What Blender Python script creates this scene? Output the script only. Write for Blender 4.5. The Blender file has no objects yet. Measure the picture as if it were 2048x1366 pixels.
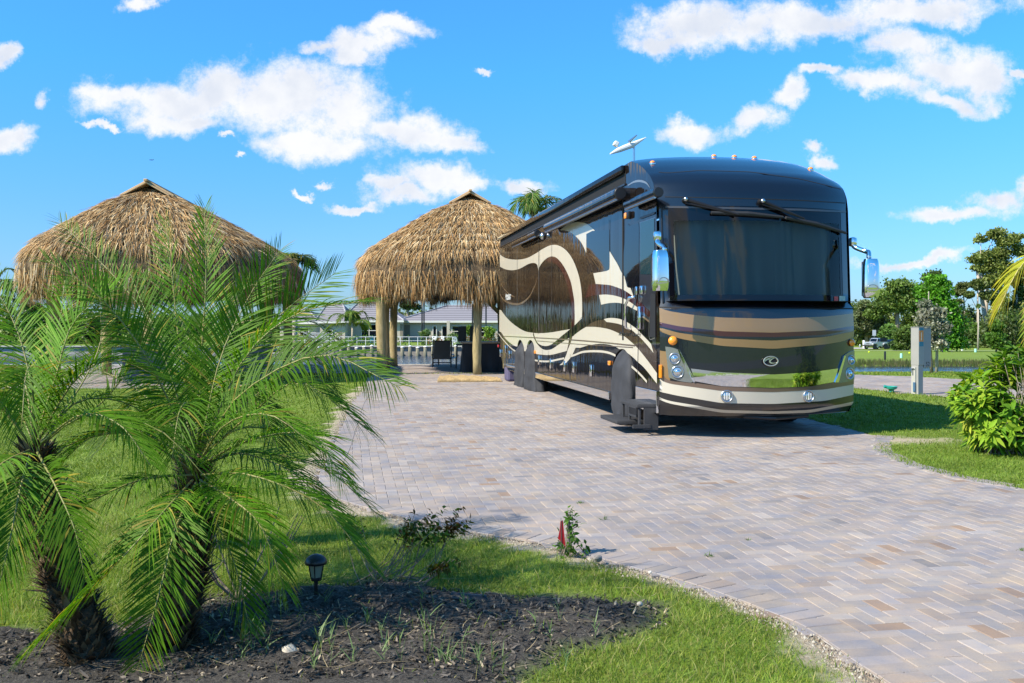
import bpy, bmesh, math, random
import numpy as np
from mathutils import Vector, Matrix, noise
random.seed(7); rng = np.random.default_rng(7)
SC = bpy.context.scene; COL = SC.collection
# ------------------------------------------------------------------ camera
E, F, CX, HY = 1.5, 1900.0, 1024.0, 645.0        # eye height, focal length in photo pixels, horizon row
cd = bpy.data.cameras.new('camera'); cam = bpy.data.objects.new('camera', cd); COL.objects.link(cam)
cam.location = (0, 0, E); cam.rotation_euler = (math.radians(90), 0, 0)
cd.sensor_width = 36; cd.lens = 36*F/2048; cd.shift_y = -(683-HY)/2048
cd.clip_start = 0.1; cd.clip_end = 6000
SC.camera = cam
# ------------------------------------------------------------------ light
SUN = Vector((-0.88, -0.48, 0.93)).normalized()
sd = bpy.data.lights.new('sun', 'SUN'); so = bpy.data.objects.new('sun', sd); COL.objects.link(so)
sd.energy = 5.0; sd.angle = math.radians(0.53); sd.color = (1.0, 0.90, 0.74)
so.rotation_euler = SUN.to_track_quat('Z', 'Y').to_euler()
SC.view_settings.view_transform = 'Standard'; SC.view_settings.look = 'None'
SC.view_settings.exposure = 0.74; SC.view_settings.gamma = 1.0
SC.cycles.max_bounces = 8; SC.cycles.transparent_max_bounces = 12
SC.cycles.sample_clamp_indirect = 6.0

CLOUDS = [(330,200,150,50),(450,165,95,62),(560,190,150,85),(680,215,130,90),(640,295,130,42),(800,262,120,40),
 (905,284,68,26),(300,236,80,30),(390,243,80,26),(240,190,60,24),(655,88,80,20),(730,78,100,34),(795,48,80,22),(712,108,70,26),
 (860,360,120,36),(800,398,85,22),(760,380,60,20),(705,418,60,9),(1048,373,60,22),(650,378,26,10),(930,370,50,26),
 (10,272,62,32),(95,195,28,26),(195,250,30,8),(272,12,40,20),(6,98,34,20),(610,399,22,6),(1400,45,160,50),(1600,45,220,50),
 (1850,16,190,32),(1330,72,80,28),(1800,92,80,38),(1885,130,130,46),(1760,172,95,26),(1960,145,80,42),(2046,142,34,12),
 (1385,258,100,28),(1515,237,52,32),(1575,193,38,28),(1640,158,52,14),(1612,294,38,14),(1632,322,34,20),
 (1900,438,100,19),(1985,405,70,30),(2045,372,60,28),(1830,523,120,12),(965,163,24,8),(1900,190,110,22),(470,282,20,7),(500,325,16,6)]
def build_world():
    w = bpy.data.worlds.new("World"); SC.world = w; w.use_nodes = True
    nt = w.node_tree; N = nt.nodes; L = nt.links
    for n in list(N): N.remove(n)
    def nd(t, **k):
        n = N.new(t)
        for a, b in k.items(): setattr(n, a, b)
        return n
    def mth(op, a, b=None, c=None, clamp=False):
        n = nd('ShaderNodeMath', operation=op); n.use_clamp = clamp
        for i, x in enumerate((a, b, c)):
            if x is None: continue
            if isinstance(x, (int, float)): n.inputs[i].default_value = x
            else: L.new(x, n.inputs[i])
        return n.outputs[0]
    sky = nd('ShaderNodeTexSky', sky_type='NISHITA'); sky.sun_disc = False
    sky.sun_elevation = math.asin(SUN.z); sky.sun_rotation = math.atan2(SUN.x, SUN.y)
    sky.air_density = 1.0; sky.dust_density = 0.4; sky.ozone_density = 2.0; sky.altitude = 0
    tint = nd('ShaderNodeMixRGB', blend_type='MULTIPLY'); tint.inputs[0].default_value = 1
    tc = nd('ShaderNodeTexCoord'); sx = nd('ShaderNodeSeparateXYZ'); L.new(tc.outputs['Generated'], sx.inputs[0])
    tr = nd('ShaderNodeValToRGB'); L.new(mth('MULTIPLY', sx.outputs[2], 2.2, clamp=True), tr.inputs[0])
    for i, (p_, c_) in enumerate(SKY_RAMP):
        e = tr.color_ramp.elements[i] if i < 2 else tr.color_ramp.elements.new(p_); e.position = p_; e.color = (*c_, 1)
    L.new(sky.outputs[0], tint.inputs[1]); L.new(tr.outputs[0], tint.inputs[2])
    ay = mth('MAXIMUM', mth('ABSOLUTE', sx.outputs[1]), 0.12)
    tx = mth('DIVIDE', sx.outputs[0], ay); tz = mth('DIVIDE', sx.outputs[2], ay)
    cv = nd('ShaderNodeCombineXYZ'); L.new(tx, cv.inputs[0]); L.new(tz, cv.inputs[1])
    # break the outlines with two octaves of turbulence
    nz = nd('ShaderNodeTexNoise'); nz.inputs['Scale'].default_value = 9; nz.inputs['Detail'].default_value = 9; nz.inputs['Roughness'].default_value = 0.62
    L.new(cv.outputs[0], nz.inputs['Vector'])
    sb = nd('ShaderNodeVectorMath', operation='SUBTRACT'); L.new(nz.outputs['Color'], sb.inputs[0]); sb.inputs[1].default_value = (.5, .5, .5)
    scn = nd('ShaderNodeVectorMath', operation='MULTIPLY'); L.new(sb.outputs[0], scn.inputs[0]); scn.inputs[1].default_value = (.13, .085, 0)
    pv = nd('ShaderNodeVectorMath', operation='ADD'); L.new(cv.outputs[0], pv.inputs[0]); L.new(scn.outputs[0], pv.inputs[1])
    cur = None
    for (cx, cy, rx, ry) in CLOUDS:
        mp = nd('ShaderNodeMapping', vector_type='TEXTURE')
        mp.inputs['Location'].default_value = ((cx-CX)/F, (HY-cy)/F, 0); mp.inputs['Scale'].default_value = (rx/F, ry/F, 1)
        L.new(pv.outputs[0], mp.inputs['Vector'])
        ln = nd('ShaderNodeVectorMath', operation='LENGTH'); L.new(mp.outputs[0], ln.inputs[0])
        cur = ln.outputs['Value'] if cur is None else mth('SMOOTH_MIN', cur, ln.outputs['Value'], 0.25)
    n2 = nd('ShaderNodeTexNoise'); n2.inputs['Scale'].default_value = 19; n2.inputs['Detail'].default_value = 10; n2.inputs['Roughness'].default_value = 0.72
    L.new(cv.outputs[0], n2.inputs['Vector'])
    wob = mth('MULTIPLY_ADD', n2.outputs['Fac'], 2.1, -1.05)
    dens = mth('SUBTRACT', mth('ADD', 1.0, wob), cur)
    mr = nd('ShaderNodeMapRange', interpolation_type='SMOOTHSTEP'); L.new(dens, mr.inputs[0])
    mr.inputs[1].default_value = -0.20; mr.inputs[2].default_value = 0.62
    # soft grey folds inside
    n3 = nd('ShaderNodeTexNoise'); n3.inputs['Scale'].default_value = 11; n3.inputs['Detail'].default_value = 5; n3.inputs['Roughness'].default_value = .5
    of = nd('ShaderNodeVectorMath', operation='ADD'); L.new(cv.outputs[0], of.inputs[0]); of.inputs[1].default_value = (3.1, .03, 0); L.new(of.outputs[0], n3.inputs['Vector'])
    inner = nd('ShaderNodeMapRange', interpolation_type='SMOOTHSTEP'); L.new(mth('SUBTRACT', 1.0, cur), inner.inputs[0]); inner.inputs[1].default_value = .05; inner.inputs[2].default_value = .75
    fold = nd('ShaderNodeMapRange', interpolation_type='SMOOTHSTEP'); L.new(n3.outputs['Fac'], fold.inputs[0]); fold.inputs[1].default_value = .38; fold.inputs[2].default_value = .62
    mic = nd('ShaderNodeMapRange', interpolation_type='SMOOTHSTEP'); L.new(n2.outputs['Fac'], mic.inputs[0]); mic.inputs[1].default_value = .62; mic.inputs[2].default_value = .36; mic.inputs[3].default_value = 0; mic.inputs[4].default_value = 1
    gfac = mth('ADD', mth('MULTIPLY', mth('MULTIPLY', inner.outputs[0], fold.outputs[0]), .8), mth('MULTIPLY', mic.outputs[0], .2), clamp=True)
    cc = nd('ShaderNodeMixRGB'); L.new(gfac, cc.inputs[0]); cc.inputs[1].default_value = CLOUD_W; cc.inputs[2].default_value = CLOUD_G
    # thin veil of haze low down
    mix = nd('ShaderNodeMixRGB'); L.new(mth('MULTIPLY', mr.outputs[0], 0.97), mix.inputs[0])
    L.new(tint.outputs[0], mix.inputs[1]); L.new(cc.outputs[0], mix.inputs[2])
    bg = nd('ShaderNodeBackground'); bg.inputs['Strength'].default_value = SKY_STR
    L.new(mix.outputs[0], bg.inputs[0]); out = nd('ShaderNodeOutputWorld'); L.new(bg.outputs[0], out.inputs[0])
    w.cycles.sampling_method = 'MANUAL'; w.cycles.sample_map_resolution = 512
SKY_RAMP = [(0,(.34,.52,.84)),(1,(.34,.98,1.32)),(.25,(.31,.63,1.04)),(.55,(.28,.83,1.25))]; SKY_STR = 0.12; CLOUD_W = (5.1, 5.1, 5.15, 1); CLOUD_G = (3.8, 4.05, 4.55, 1)
build_world()
# ------------------------------------------------------------------ helpers
def PW(px, py, Y): return Vector(((px-CX)/F*Y, Y, E-(py-HY)/F*Y))       # photo pixel at depth Y
def G(px, py, z=0.0):                                                     # photo pixel on a level plane
    Y = F*(E-z)/(py-HY); return Vector(((px-CX)/F*Y, Y, z))
def tag(o, label=None, cat=None, group=None, kind=None):
    if label: o['label'] = label
    if cat: o['category'] = cat
    if group: o['group'] = group
    if kind: o['kind'] = kind
    return o
def empty(name, loc=(0,0,0), rz=0, label=None, cat=None, group=None):
    o = bpy.data.objects.new(name, None); COL.objects.link(o); o.location = loc; o.rotation_euler = (0,0,rz)
    o.empty_display_size = .1
    return tag(o, label, cat, group)
def link(name, me, mat=None, parent=None, smooth=False):
    if mat: me.materials.append(mat)
    if smooth: me.shade_smooth()
    o = bpy.data.objects.new(name, me); COL.objects.link(o)
    if parent: o.parent = parent
    return o
def copy_tree(o, parent=None):
    c = o.copy(); COL.objects.link(c); c.parent = parent
    for ch in list(o.children): copy_tree(ch, c)
    return c
class MB:
    """collects shapes, then links them as one mesh"""
    def __init__(s): s.v = []; s.f = []
    def add(s, vs, fs):
        k = len(s.v); s.v += [tuple(v) for v in vs]; s.f += [tuple(i+k for i in f) for f in fs]; return s
    def box(s, x0, x1, y0, y1, z0, z1, M=None):
        vs = [Vector((x, y, z)) for z in (z0, z1) for (x, y) in ((x0,y0),(x1,y0),(x1,y1),(x0,y1))]
        if M: vs = [M @ v for v in vs]
        return s.add(vs, [(3,2,1,0),(4,5,6,7),(0,1,5,4),(1,2,6,5),(2,3,7,6),(3,0,4,7)])
    def cbox(s, c, dx, dy, dz, M=None, ch=.2):
        """box with chamfered edges"""
        bm = bmesh.new(); bmesh.ops.create_cube(bm, size=1)
        bmesh.ops.scale(bm, vec=(dx,dy,dz), verts=bm.verts)
        bmesh.ops.bevel(bm, geom=list(bm.edges), offset=min(dx,dy,dz)*ch, segments=2, affect='EDGES', profile=.5)
        T = Matrix.Translation(c) if M is None else Matrix.Translation(c) @ M
        bm.verts.index_update(); s.add([T @ v.co for v in bm.verts], [[v.index for v in f.verts] for f in bm.faces]); bm.free(); return s
    def tube(s, pts, rad, n=10, caps=True):
        pts = [Vector(p) for p in pts]; m = len(pts)
        if isinstance(rad, (int, float)): rad = [rad]*m
        rings = []; up = None
        for i, p in enumerate(pts):
            d = (pts[min(i+1,m-1)]-pts[max(i-1,0)]).normalized()
            if up is None: up = d.orthogonal().normalized()
            up = (up - d*up.dot(d));
            if up.length < 1e-6: up = d.orthogonal()
            up.normalize(); q = d.cross(up)
            rings.append([p+(up*math.cos(2*math.pi*k/n)+q*math.sin(2*math.pi*k/n))*rad[i] for k in range(n)])
        vs = [v for r in rings for v in r]; fs = []
        for i in range(m-1):
            for k in range(n): fs.append((i*n+k, i*n+(k+1)%n, (i+1)*n+(k+1)%n, (i+1)*n+k))
        if caps: fs.append(tuple(range(n-1,-1,-1))); fs.append(tuple((m-1)*n+k for k in range(n)))
        return s.add(vs, fs)
    def lathe(s, prof, c=(0,0,0), n=20, M=None):
        vs = []; fs = []; m = len(prof)
        for (r, z) in prof:
            for k in range(n):
                a = 2*math.pi*k/n; p = Vector((r*math.cos(a), r*math.sin(a), z))
                vs.append((M @ p if M else p)+Vector(c))
        for i in range(m-1):
            for k in range(n): fs.append((i*n+k, i*n+(k+1)%n, (i+1)*n+(k+1)%n, (i+1)*n+k))
        fs.append(tuple(range(n-1,-1,-1))); fs.append(tuple((m-1)*n+k for k in range(n)))
        return s.add(vs, fs)
    def build(s, name, mat, parent=None, smooth=False, auto=False):
        me = bpy.data.meshes.new(name); me.from_pydata(s.v, [], s.f); me.update()
        bm = bmesh.new(); bm.from_mesh(me); bmesh.ops.recalc_face_normals(bm, faces=bm.faces); bm.to_mesh(me); bm.free()
        if auto:
            me.shade_smooth(); me.set_sharp_from_angle(angle=math.radians(35))
        return link(name, me, mat, parent, smooth)
def tri_mesh(name, V, T, mat, parent=None, col=None, smooth=False, flat=False):
    """V (n,3) float, T (m,3|4) int numpy -> object; col (n,3) per-vertex own colour"""
    V = np.ascontiguousarray(V, dtype=np.float32); T = np.ascontiguousarray(T, dtype=np.int32); k = T.shape[1]
    me = bpy.data.meshes.new(name); me.vertices.add(len(V)); me.vertices.foreach_set('co', V.ravel())
    me.loops.add(T.size); me.loops.foreach_set('vertex_index', T.ravel())
    me.polygons.add(len(T)); me.polygons.foreach_set('loop_start', np.arange(0, T.size, k, dtype=np.int32))
    me.update(calc_edges=True)
    if col is not None:
        a = me.attributes.new('Col', 'FLOAT_COLOR', 'POINT')
        c4 = np.ones((len(V),4), np.float32); c4[:,:3] = col; a.data.foreach_set('color', c4.ravel())
    if smooth: me.shade_smooth()
    if flat: me.shade_flat()
    return link(name, me, mat, parent)
def unit(a): return a/np.maximum(np.linalg.norm(a, axis=1, keepdims=True), 1e-9)
def blades(P, D, S, L, W, bend, C, seg=2, tipc=None, wprof=(1.0, .85, 0.0)):
    """flat tapered blades: base P, direction D, side S, length L, half width W, bend = vector added * t^2. returns V,T,col"""
    n = len(P); L = L[:,None]; W = W[:,None]
    ts = np.linspace(0, 1, seg+1); V = []; C_ = []
    for i, t in enumerate(ts):
        c = P + D*L*t + bend*(t*t)
        w = np.interp(t, np.linspace(0,1,len(wprof)), wprof)
        cc = C if tipc is None else C*(1-t)+tipc*t
        if i < seg:
            V += [c - S*W*w, c + S*W*w]; C_ += [cc, cc]
        else: V.append(c); C_.append(cc)
    k = 2*seg+1
    V = np.stack(V, 1).reshape(-1, 3); C_ = np.stack(C_, 1).reshape(-1, 3)
    base = (np.arange(n)*k)[:,None]; T = []
    for i in range(seg-1):
        a = 2*i; T += [base+np.array([[a,a+1,a+3]]), base+np.array([[a,a+3,a+2]])]
    a = 2*(seg-1); T.append(base+np.array([[a,a+1,a+2]]))
    return V, np.concatenate(T, 0), C_
def cat(parts):
    Vs, Ts, Cs = [], [], []; o = 0
    for V, T, C in parts: Vs.append(V); Ts.append(T+o); Cs.append(C); o += len(V)
    return np.concatenate(Vs), np.concatenate(Ts), np.concatenate(Cs)
def inpoly(pts, poly):
    x, y = pts[:,0], pts[:,1]; r = np.zeros(len(pts), bool); n = len(poly)
    for i in range(n):
        x0, y0 = poly[i]; x1, y1 = poly[(i+1)%n]
        c = ((y0 > y) != (y1 > y)) & (x < (x1-x0)*(y-y0)/((y1-y0) if abs(y1-y0) > 1e-9 else 1e-9)+x0); r ^= c
    return r
def dist_poly(pts, line):
    d = np.full(len(pts), 1e9)
    for i in range(len(line)-1):
        a = np.array(line[i]); b = np.array(line[i+1]); ab = b-a; L2 = max(ab@ab, 1e-9)
        t = np.clip(((pts-a)@ab)/L2, 0, 1); q = a+t[:,None]*ab; d = np.minimum(d, np.hypot(*(pts-q).T))
    return d
def spline(pts, n=5):
    """closed outline; points with a third value are corners, the rest is smoothed"""
    P = [Vector((p[0], p[1], 0)) for p in pts]; cr = [len(p) > 2 for p in pts]; N_ = len(P); out = []
    for i in range(N_):
        p1, p2 = P[i], P[(i+1)%N_]
        p0 = P[i-1] if not cr[i] else p1*2-p2
        p3 = P[(i+2)%N_] if not cr[(i+1)%N_] else p2*2-p1
        for k in range(n):
            t = k/n
            q = .5*((2*p1)+(p2-p0)*t+(2*p0-5*p1+4*p2-p3)*t*t+(3*p1-p0-3*p2+p3)*t**3); out.append((q.x, q.y))
    return out
def curve(pts, n=8):
    P = [Vector(p) for p in pts]; out = []
    for i in range(len(P)-1):
        p1, p2 = P[i], P[i+1]; p0 = P[i-1] if i else p1*2-p2; p3 = P[i+2] if i+2 < len(P) else p2*2-p1
        for k in range(n):
            t = k/n; out.append(.5*((2*p1)+(p2-p0)*t+(2*p0-5*p1+4*p2-p3)*t*t+(3*p1-p0-3*p2+p3)*t**3))
    out.append(P[-1]); return out
# ------------------------------------------------------------------ materials
def mat(name, col, rough=.6, metal=0, coat=0, spec=.5, var=0, vscale=3, bump=0, bscale=40, col2=None, emit=None, stretch=(1,1,1), crough=.03, detail=6, trans=0, coords='Object'):
    m = bpy.data.materials.new(name); m.use_nodes = True; nt = m.node_tree; b = nt.nodes['Principled BSDF']
    c = (*col, 1); b.inputs['Base Color'].default_value = c; b.inputs['Roughness'].default_value = rough
    b.inputs['Metallic'].default_value = metal; b.inputs['Specular IOR Level'].default_value = spec
    b.inputs['Coat Weight'].default_value = coat; b.inputs['Coat Roughness'].default_value = crough
    tc = nt.nodes.new('ShaderNodeTexCoord'); mp = nt.nodes.new('ShaderNodeMapping'); mp.inputs['Scale'].default_value = stretch
    nt.links.new(tc.outputs[coords], mp.inputs[0])
    if var or col2:
        n = nt.nodes.new('ShaderNodeTexNoise'); n.inputs['Scale'].default_value = vscale; n.inputs['Detail'].default_value = detail; nt.links.new(mp.outputs[0], n.inputs['Vector'])
        r = nt.nodes.new('ShaderNodeValToRGB'); r.color_ramp.elements[0].position = .32; r.color_ramp.elements[1].position = .68
        c2 = col2 if col2 else tuple(min(1, x*(1+var)) for x in col); c1 = col if col2 else tuple(x*(1-var) for x in col)
        r.color_ramp.elements[0].color = (*c1, 1); r.color_ramp.elements[1].color = (*c2, 1)
        nt.links.new(n.outputs['Fac'], r.inputs[0]); nt.links.new(r.outputs[0], b.inputs['Base Color'])
    if bump:
        n = nt.nodes.new('ShaderNodeTexNoise'); n.inputs['Scale'].default_value = bscale; n.inputs['Detail'].default_value = 5; nt.links.new(mp.outputs[0], n.inputs['Vector'])
        bp = nt.nodes.new('ShaderNodeBump'); bp.inputs['Strength'].default_value = bump; bp.inputs['Distance'].default_value = .02
        nt.links.new(n.outputs['Fac'], bp.inputs['Height']); nt.links.new(bp.outputs[0], b.inputs['Normal'])
    if emit: b.inputs['Emission Color'].default_value = (*emit[:3], 1); b.inputs['Emission Strength'].default_value = emit[3]
    return m
def leafmat(name, rough=.45, transl=.35, tcol=(1.25,1.2,.5), spec=.4, bump=0, hue=None):
    """own colour comes from the 'Col' attribute of each blade or leaf"""
    m = bpy.data.materials.new(name); m.use_nodes = True; nt = m.node_tree; b = nt.nodes['Principled BSDF']; o = nt.nodes['Material Output']
    a = nt.nodes.new('ShaderNodeAttribute'); a.attribute_name = 'Col'
    nt.links.new(a.outputs['Color'], b.inputs['Base Color']); b.inputs['Roughness'].default_value = rough; b.inputs['Specular IOR Level'].default_value = spec
    if transl:
        t = nt.nodes.new('ShaderNodeBsdfTranslucent'); mx = nt.nodes.new('ShaderNodeMixRGB'); mx.blend_type = 'MULTIPLY'; mx.inputs[0].default_value = 1
        nt.links.new(a.outputs['Color'], mx.inputs[1]); mx.inputs[2].default_value = (*tcol, 1); nt.links.new(mx.outputs[0], t.inputs['Color'])
        ms = nt.nodes.new('ShaderNodeMixShader'); ms.inputs[0].default_value = transl
        nt.links.new(b.outputs[0], ms.inputs[1]); nt.links.new(t.outputs[0], ms.inputs[2]); nt.links.new(ms.outputs[0], o.inputs['Surface'])
    return m
M = dict(
 black=mat('black_paint', (.004,.005,.009), .25, coat=1, crough=.02),
 darkp=mat('dark_grey_paint', (.02,.018,.017), .3, metal=.2, coat=1),
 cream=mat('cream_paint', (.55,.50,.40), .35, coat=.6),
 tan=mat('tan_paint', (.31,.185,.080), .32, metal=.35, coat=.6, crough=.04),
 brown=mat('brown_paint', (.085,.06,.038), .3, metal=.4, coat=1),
 maroon=mat('maroon_paint', (.06,.012,.018), .3, metal=.2, coat=1),
 chrome=mat('chrome', (.82,.83,.85), .05, metal=1),
 brushed=mat('brushed_metal', (.55,.56,.58), .28, metal=1),
 bronze=mat('bronze_trim', (.22,.15,.11), .3, metal=.5, coat=.6),
 rubber=mat('rubber', (.02,.02,.022), .6),
 blackpl=mat('black_plastic', (.012,.012,.014), .35),
 dark=mat('dark_void', (.006,.006,.007), .8),
 amber=mat('amber_lens', (.95,.30,.015), .12, coat=1),
 redl=mat('red_lens', (.6,.02,.02), .15, coat=1),
 white=mat('white_paint', (.75,.75,.73), .45),
 lens=mat('clear_lens', (.55,.57,.56), .06, metal=.8),
 fabric=mat('grey_cover_fabric', (.030,.031,.036), .8, var=.25, vscale=5, bump=.3, bscale=60),
 step=mat('step_plastic', (.03,.03,.033), .7, bump=.3, bscale=200),
 wood=mat('weathered_post_wood', (.24,.20,.085), .8, col2=(.42,.33,.17), vscale=6, stretch=(6,6,.8), bump=.5, bscale=30),
 board=mat('ridge_board_wood', (.42,.27,.13), .75, col2=(.58,.42,.24), vscale=5, stretch=(8,1,8)),
 leaf=leafmat('palm_leaf', .55, .36, (1.2,1.3,.3), .16),
 grass=leafmat('grass_blade', .5, .35, (1.2,1.2,.5), .3),
 tleaf=leafmat('tree_leaf', .5, .3, (1.2,1.2,.5), .35),
 thatch=leafmat('thatch_leaf', .7, .08, (1.1,1.0,.8), .25),
 bark=mat('bark', (.16,.125,.09), .9, col2=(.30,.25,.19), vscale=9, bump=.8, bscale=25),
 palebark=mat('pale_bark', (.32,.27,.21), .9, col2=(.5,.44,.36), vscale=6, stretch=(4,4,1), bump=.6, bscale=20),
)
# ================================================================== terrain, paving, water
XC = [0,27,38,44,45.5,52.5,54,100,135,150,200,6000]; ZC = [0,0,-.48,-.83,-1.35,-1.35,-.85,-1.75,-2.55,-2.8,-2.9,-2.9]
XL = [0,33.35,33.6,108.6,109.4,133,6000]; ZL = [0,0,-3.2,-3.2,-1.25,-1.3,-1.3]
def height(x, y):
    s = np.clip(((x-.17*y)+1.5)/3.0, 0, 1); s = s*s*(3-2*s)
    return np.interp(y, XL, ZL)*(1-s)+np.interp(y, XC, ZC)*s
def hz(x, y): return float(height(np.array([x]), np.array([y]))[0])
LEFT_PX = [(735,776),(709,802),(680,863),(664,898),(645,930),(637,960),(655,989),(706,1008),(786,1030),(860,1046),(935,1063),(1000,1073),(1089,1087),(1178,1112),(1267,1137),(1371,1165),(1461,1195),(1535,1224),(1600,1251),(1671,1296),(1712,1327),(1773,1366),(1900,1460)]
RIGHT_PX = [(1752,872),(1745,899),(1772,914),(1804,929),(1867,946),(1929,961),(2048,980),(2200,1005)]
B_ = Vector((-.1681,.9858,0)); R_ = Vector((.9858,.1681,0)); P0 = Vector((1.922,12.34,0))
def rv(v, u, z=0): return P0+R_*v+B_*u+Vector((0,0,z))
left_edge = [G(*p).to_2d()[:] for p in LEFT_PX]; right_edge = [G(*p).to_2d()[:] for p in RIGHT_PX]
drive = [(-3.75,24.2),(-4.05,27.9)] + [(.5,27.9)]                    # joins the patio
drive_poly = list(reversed(left_edge)) + [(-3.75,24.2),(-4.05,27.8),(.6,27.8)] + [rv(3.05, 14).to_2d()[:], rv(3.05,2.0).to_2d()[:]] + right_edge + [(9.5,3.2)]
patio_poly = [(-13,28.0),(1.4,28.0),(2.6,33.3),(-16,33.3)]
pad_poly = [(-11.6,21.6),(-6.4,21.6),(-6.5,28.0),(-12.2,28.0)]
nb_poly = [G(1600,768).to_2d()[:], G(1710,776).to_2d()[:], G(1837,789).to_2d()[:], G(1900,794).to_2d()[:], G(2110,812).to_2d()[:], (16.5,21.0),(17.5,24.4), G(2048,765).to_2d()[:], G(1900,757.5).to_2d()[:], G(1819,753).to_2d()[:], G(1710,749.5).to_2d()[:], G(1600,746).to_2d()[:]]
mulch_poly = [G(*p).to_2d()[:] for p in [(-500,1290),(0,1268),(200,1262),(330,1225),(430,1190),(560,1188),(640,1178),(760,1160),(900,1185),(1060,1198),(1200,1200),(1325,1213),(1318,1248),(1220,1285),(1120,1310),(1050,1352),(1010,1420),(980,1600),(-600,1700)]]
def mnoise(p, s): return noise.noise(Vector((p[0]*s, p[1]*s, 0)))
# ---- one ground sheet, fine near the camera
def axis(segs):
    out = []
    for a, b, st in segs: out += list(np.arange(a, b, st))
    return np.array(out+[segs[-1][1]])
xs = axis([(-3000,-300,300),(-300,-60,20),(-60,-16,2),(-16,-5,.4),(-5,8,.07),(8,20,.4),(20,80,2),(80,300,20),(300,3000,300)])
ys = axis([(-300,-20,40),(-20,2,2),(2,3.6,.2),(3.6,13,.07),(13,34,.25),(34,60,.6),(60,160,3),(160,500,20),(500,4500,400)])
X, Y = np.meshgrid(xs, ys); x = X.ravel(); y = Y.ravel(); z = height(x, y)
pts = np.stack([x, y], 1); near = (y < 30) & (np.abs(x) < 20) & (y > 1.5)
dl = np.full(len(x), 9.0); dr = np.full(len(x), 9.0); mu = np.zeros(len(x))
dl[near] = dist_poly(pts[near], left_edge); dr[near] = dist_poly(pts[near], right_edge[:6])
im = np.zeros(len(x), bool); im[near] = inpoly(pts[near], mulch_poly)
dm = np.full(len(x), 9.0); dm[near] = dist_poly(pts[near], mulch_poly+[mulch_poly[0]])
nzv = np.zeros(len(x)); nzv[near] = [noise.fractal(Vector((a*2.2, b*2.2, 0)), .6, 2, 4) for a, b in pts[near]]
indrive = np.zeros(len(x), bool); indrive[near] = inpoly(pts[near], drive_poly)
for pl in (patio_poly, pad_poly, nb_poly): indrive |= inpoly(pts, pl)
sandw = np.where(y < 6.2, .11, np.where(y < 10, .20, .14))
sand = np.clip(1-(dl-sandw*(1+nzv*1.5))/.10, 0, 1)
sp = G(1790,880); sand = np.maximum(sand, np.clip(1.25-np.hypot((x-sp.x)/.85, (y-sp.y)/.45)+nzv*.3, 0, 1)*(dr < 2))
sand = np.maximum(sand, np.clip(1-(dr-.05-nzv*.1)/.06, 0, 1)*.8)
mu = np.clip(.5+np.where(im, dm, -dm)*5+nzv*.5, 0, 1)
z = z+np.where(near & ~indrive, .02*nzv*np.clip(np.minimum(dl, dr)*3, 0, 1), 0) + np.where(im, np.minimum(dm*.22, .06)+.03*nzv*(dm > .05), 0)
z = z - np.where(indrive, .055, 0) - .012*np.clip(1-np.minimum(dl, dr)/.1, 0, 1)
nx, ny = len(xs), len(ys); q = (np.arange(ny-1)[:,None]*nx+np.arange(nx-1)[None,:]).ravel()
gm = bpy.data.materials.new('ground_soil'); gm.use_nodes = True
def ground_nodes(m):
    nt = m.node_tree; N = nt.nodes; L = nt.links; b = N['Principled BSDF']; b.inputs['Roughness'].default_value = .95; b.inputs['Specular IOR Level'].default_value = .1
    tc = N.new('ShaderNodeTexCoord'); at = N.new('ShaderNodeAttribute'); at.attribute_name = 'Col'; sx = N.new('ShaderNodeSeparateColor'); L.new(at.outputs['Color'], sx.inputs[0])
    def nz(s, d=6, r=.6):
        n = N.new('ShaderNodeTexNoise'); n.inputs['Scale'].default_value = s; n.inputs['Detail'].default_value = d; n.inputs['Roughness'].default_value = r; L.new(tc.outputs['Object'], n.inputs['Vector']); return n.outputs['Fac']
    def ramp(f, *st):
        r = N.new('ShaderNodeValToRGB'); r.color_ramp.elements.remove(r.color_ramp.elements[1])
        for i, (p, c) in enumerate(st):
            e = r.color_ramp.elements[0] if i == 0 else r.color_ramp.elements.new(p); e.position = p; e.color = (*c, 1)
        L.new(f, r.inputs[0]); return r.outputs[0]
    def mix(f, a, c):
        n = N.new('ShaderNodeMixRGB'); L.new(f, n.inputs[0]); L.new(a, n.inputs[1]); L.new(c, n.inputs[2]); return n.outputs[0]
    g1 = ramp(nz(.35, 8, .7), (.3,(.10,.15,.028)), (.5,(.17,.24,.04)), (.7,(.24,.29,.06)))
    g2 = ramp(nz(14, 8, .75), (.3,(.05,.09,.018)), (.6,(.19,.27,.045)), (.8,(.30,.30,.10)))
    n = N.new('ShaderNodeMixRGB'); n.inputs[0].default_value = .5; L.new(g1, n.inputs[1]); L.new(g2, n.inputs[2]); grass = n.outputs[0]
    sand_c = ramp(nz(45, 8, .8), (.25,(.20,.15,.09)), (.5,(.42,.35,.25)), (.75,(.66,.60,.48)))
    mul_c = ramp(nz(55, 9, .8), (.3,(.025,.023,.021)), (.5,(.075,.068,.06)), (.65,(.15,.135,.115)), (.8,(.30,.27,.22)))
    c = mix(sx.outputs[0], grass, sand_c); c = mix(sx.outputs[1], c, mul_c); L.new(c, b.inputs['Base Color'])
    bp = N.new('ShaderNodeBump'); bp.inputs['Strength'].default_value = .8; bp.inputs['Distance'].default_value = .02; L.new(nz(60, 6, .8), bp.inputs['Height']); L.new(bp.outputs[0], b.inputs['Normal'])
ground_nodes(gm)
g = tri_mesh('ground', np.stack([x,y,z],1), np.stack([q,q+1,q+nx+1,q+nx],1), gm, col=np.stack([sand, mu, np.zeros_like(sand)],1), smooth=True)
tag(g, kind='structure')
gs_sand, gs_mu = sand.copy(), mu.copy()
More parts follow.
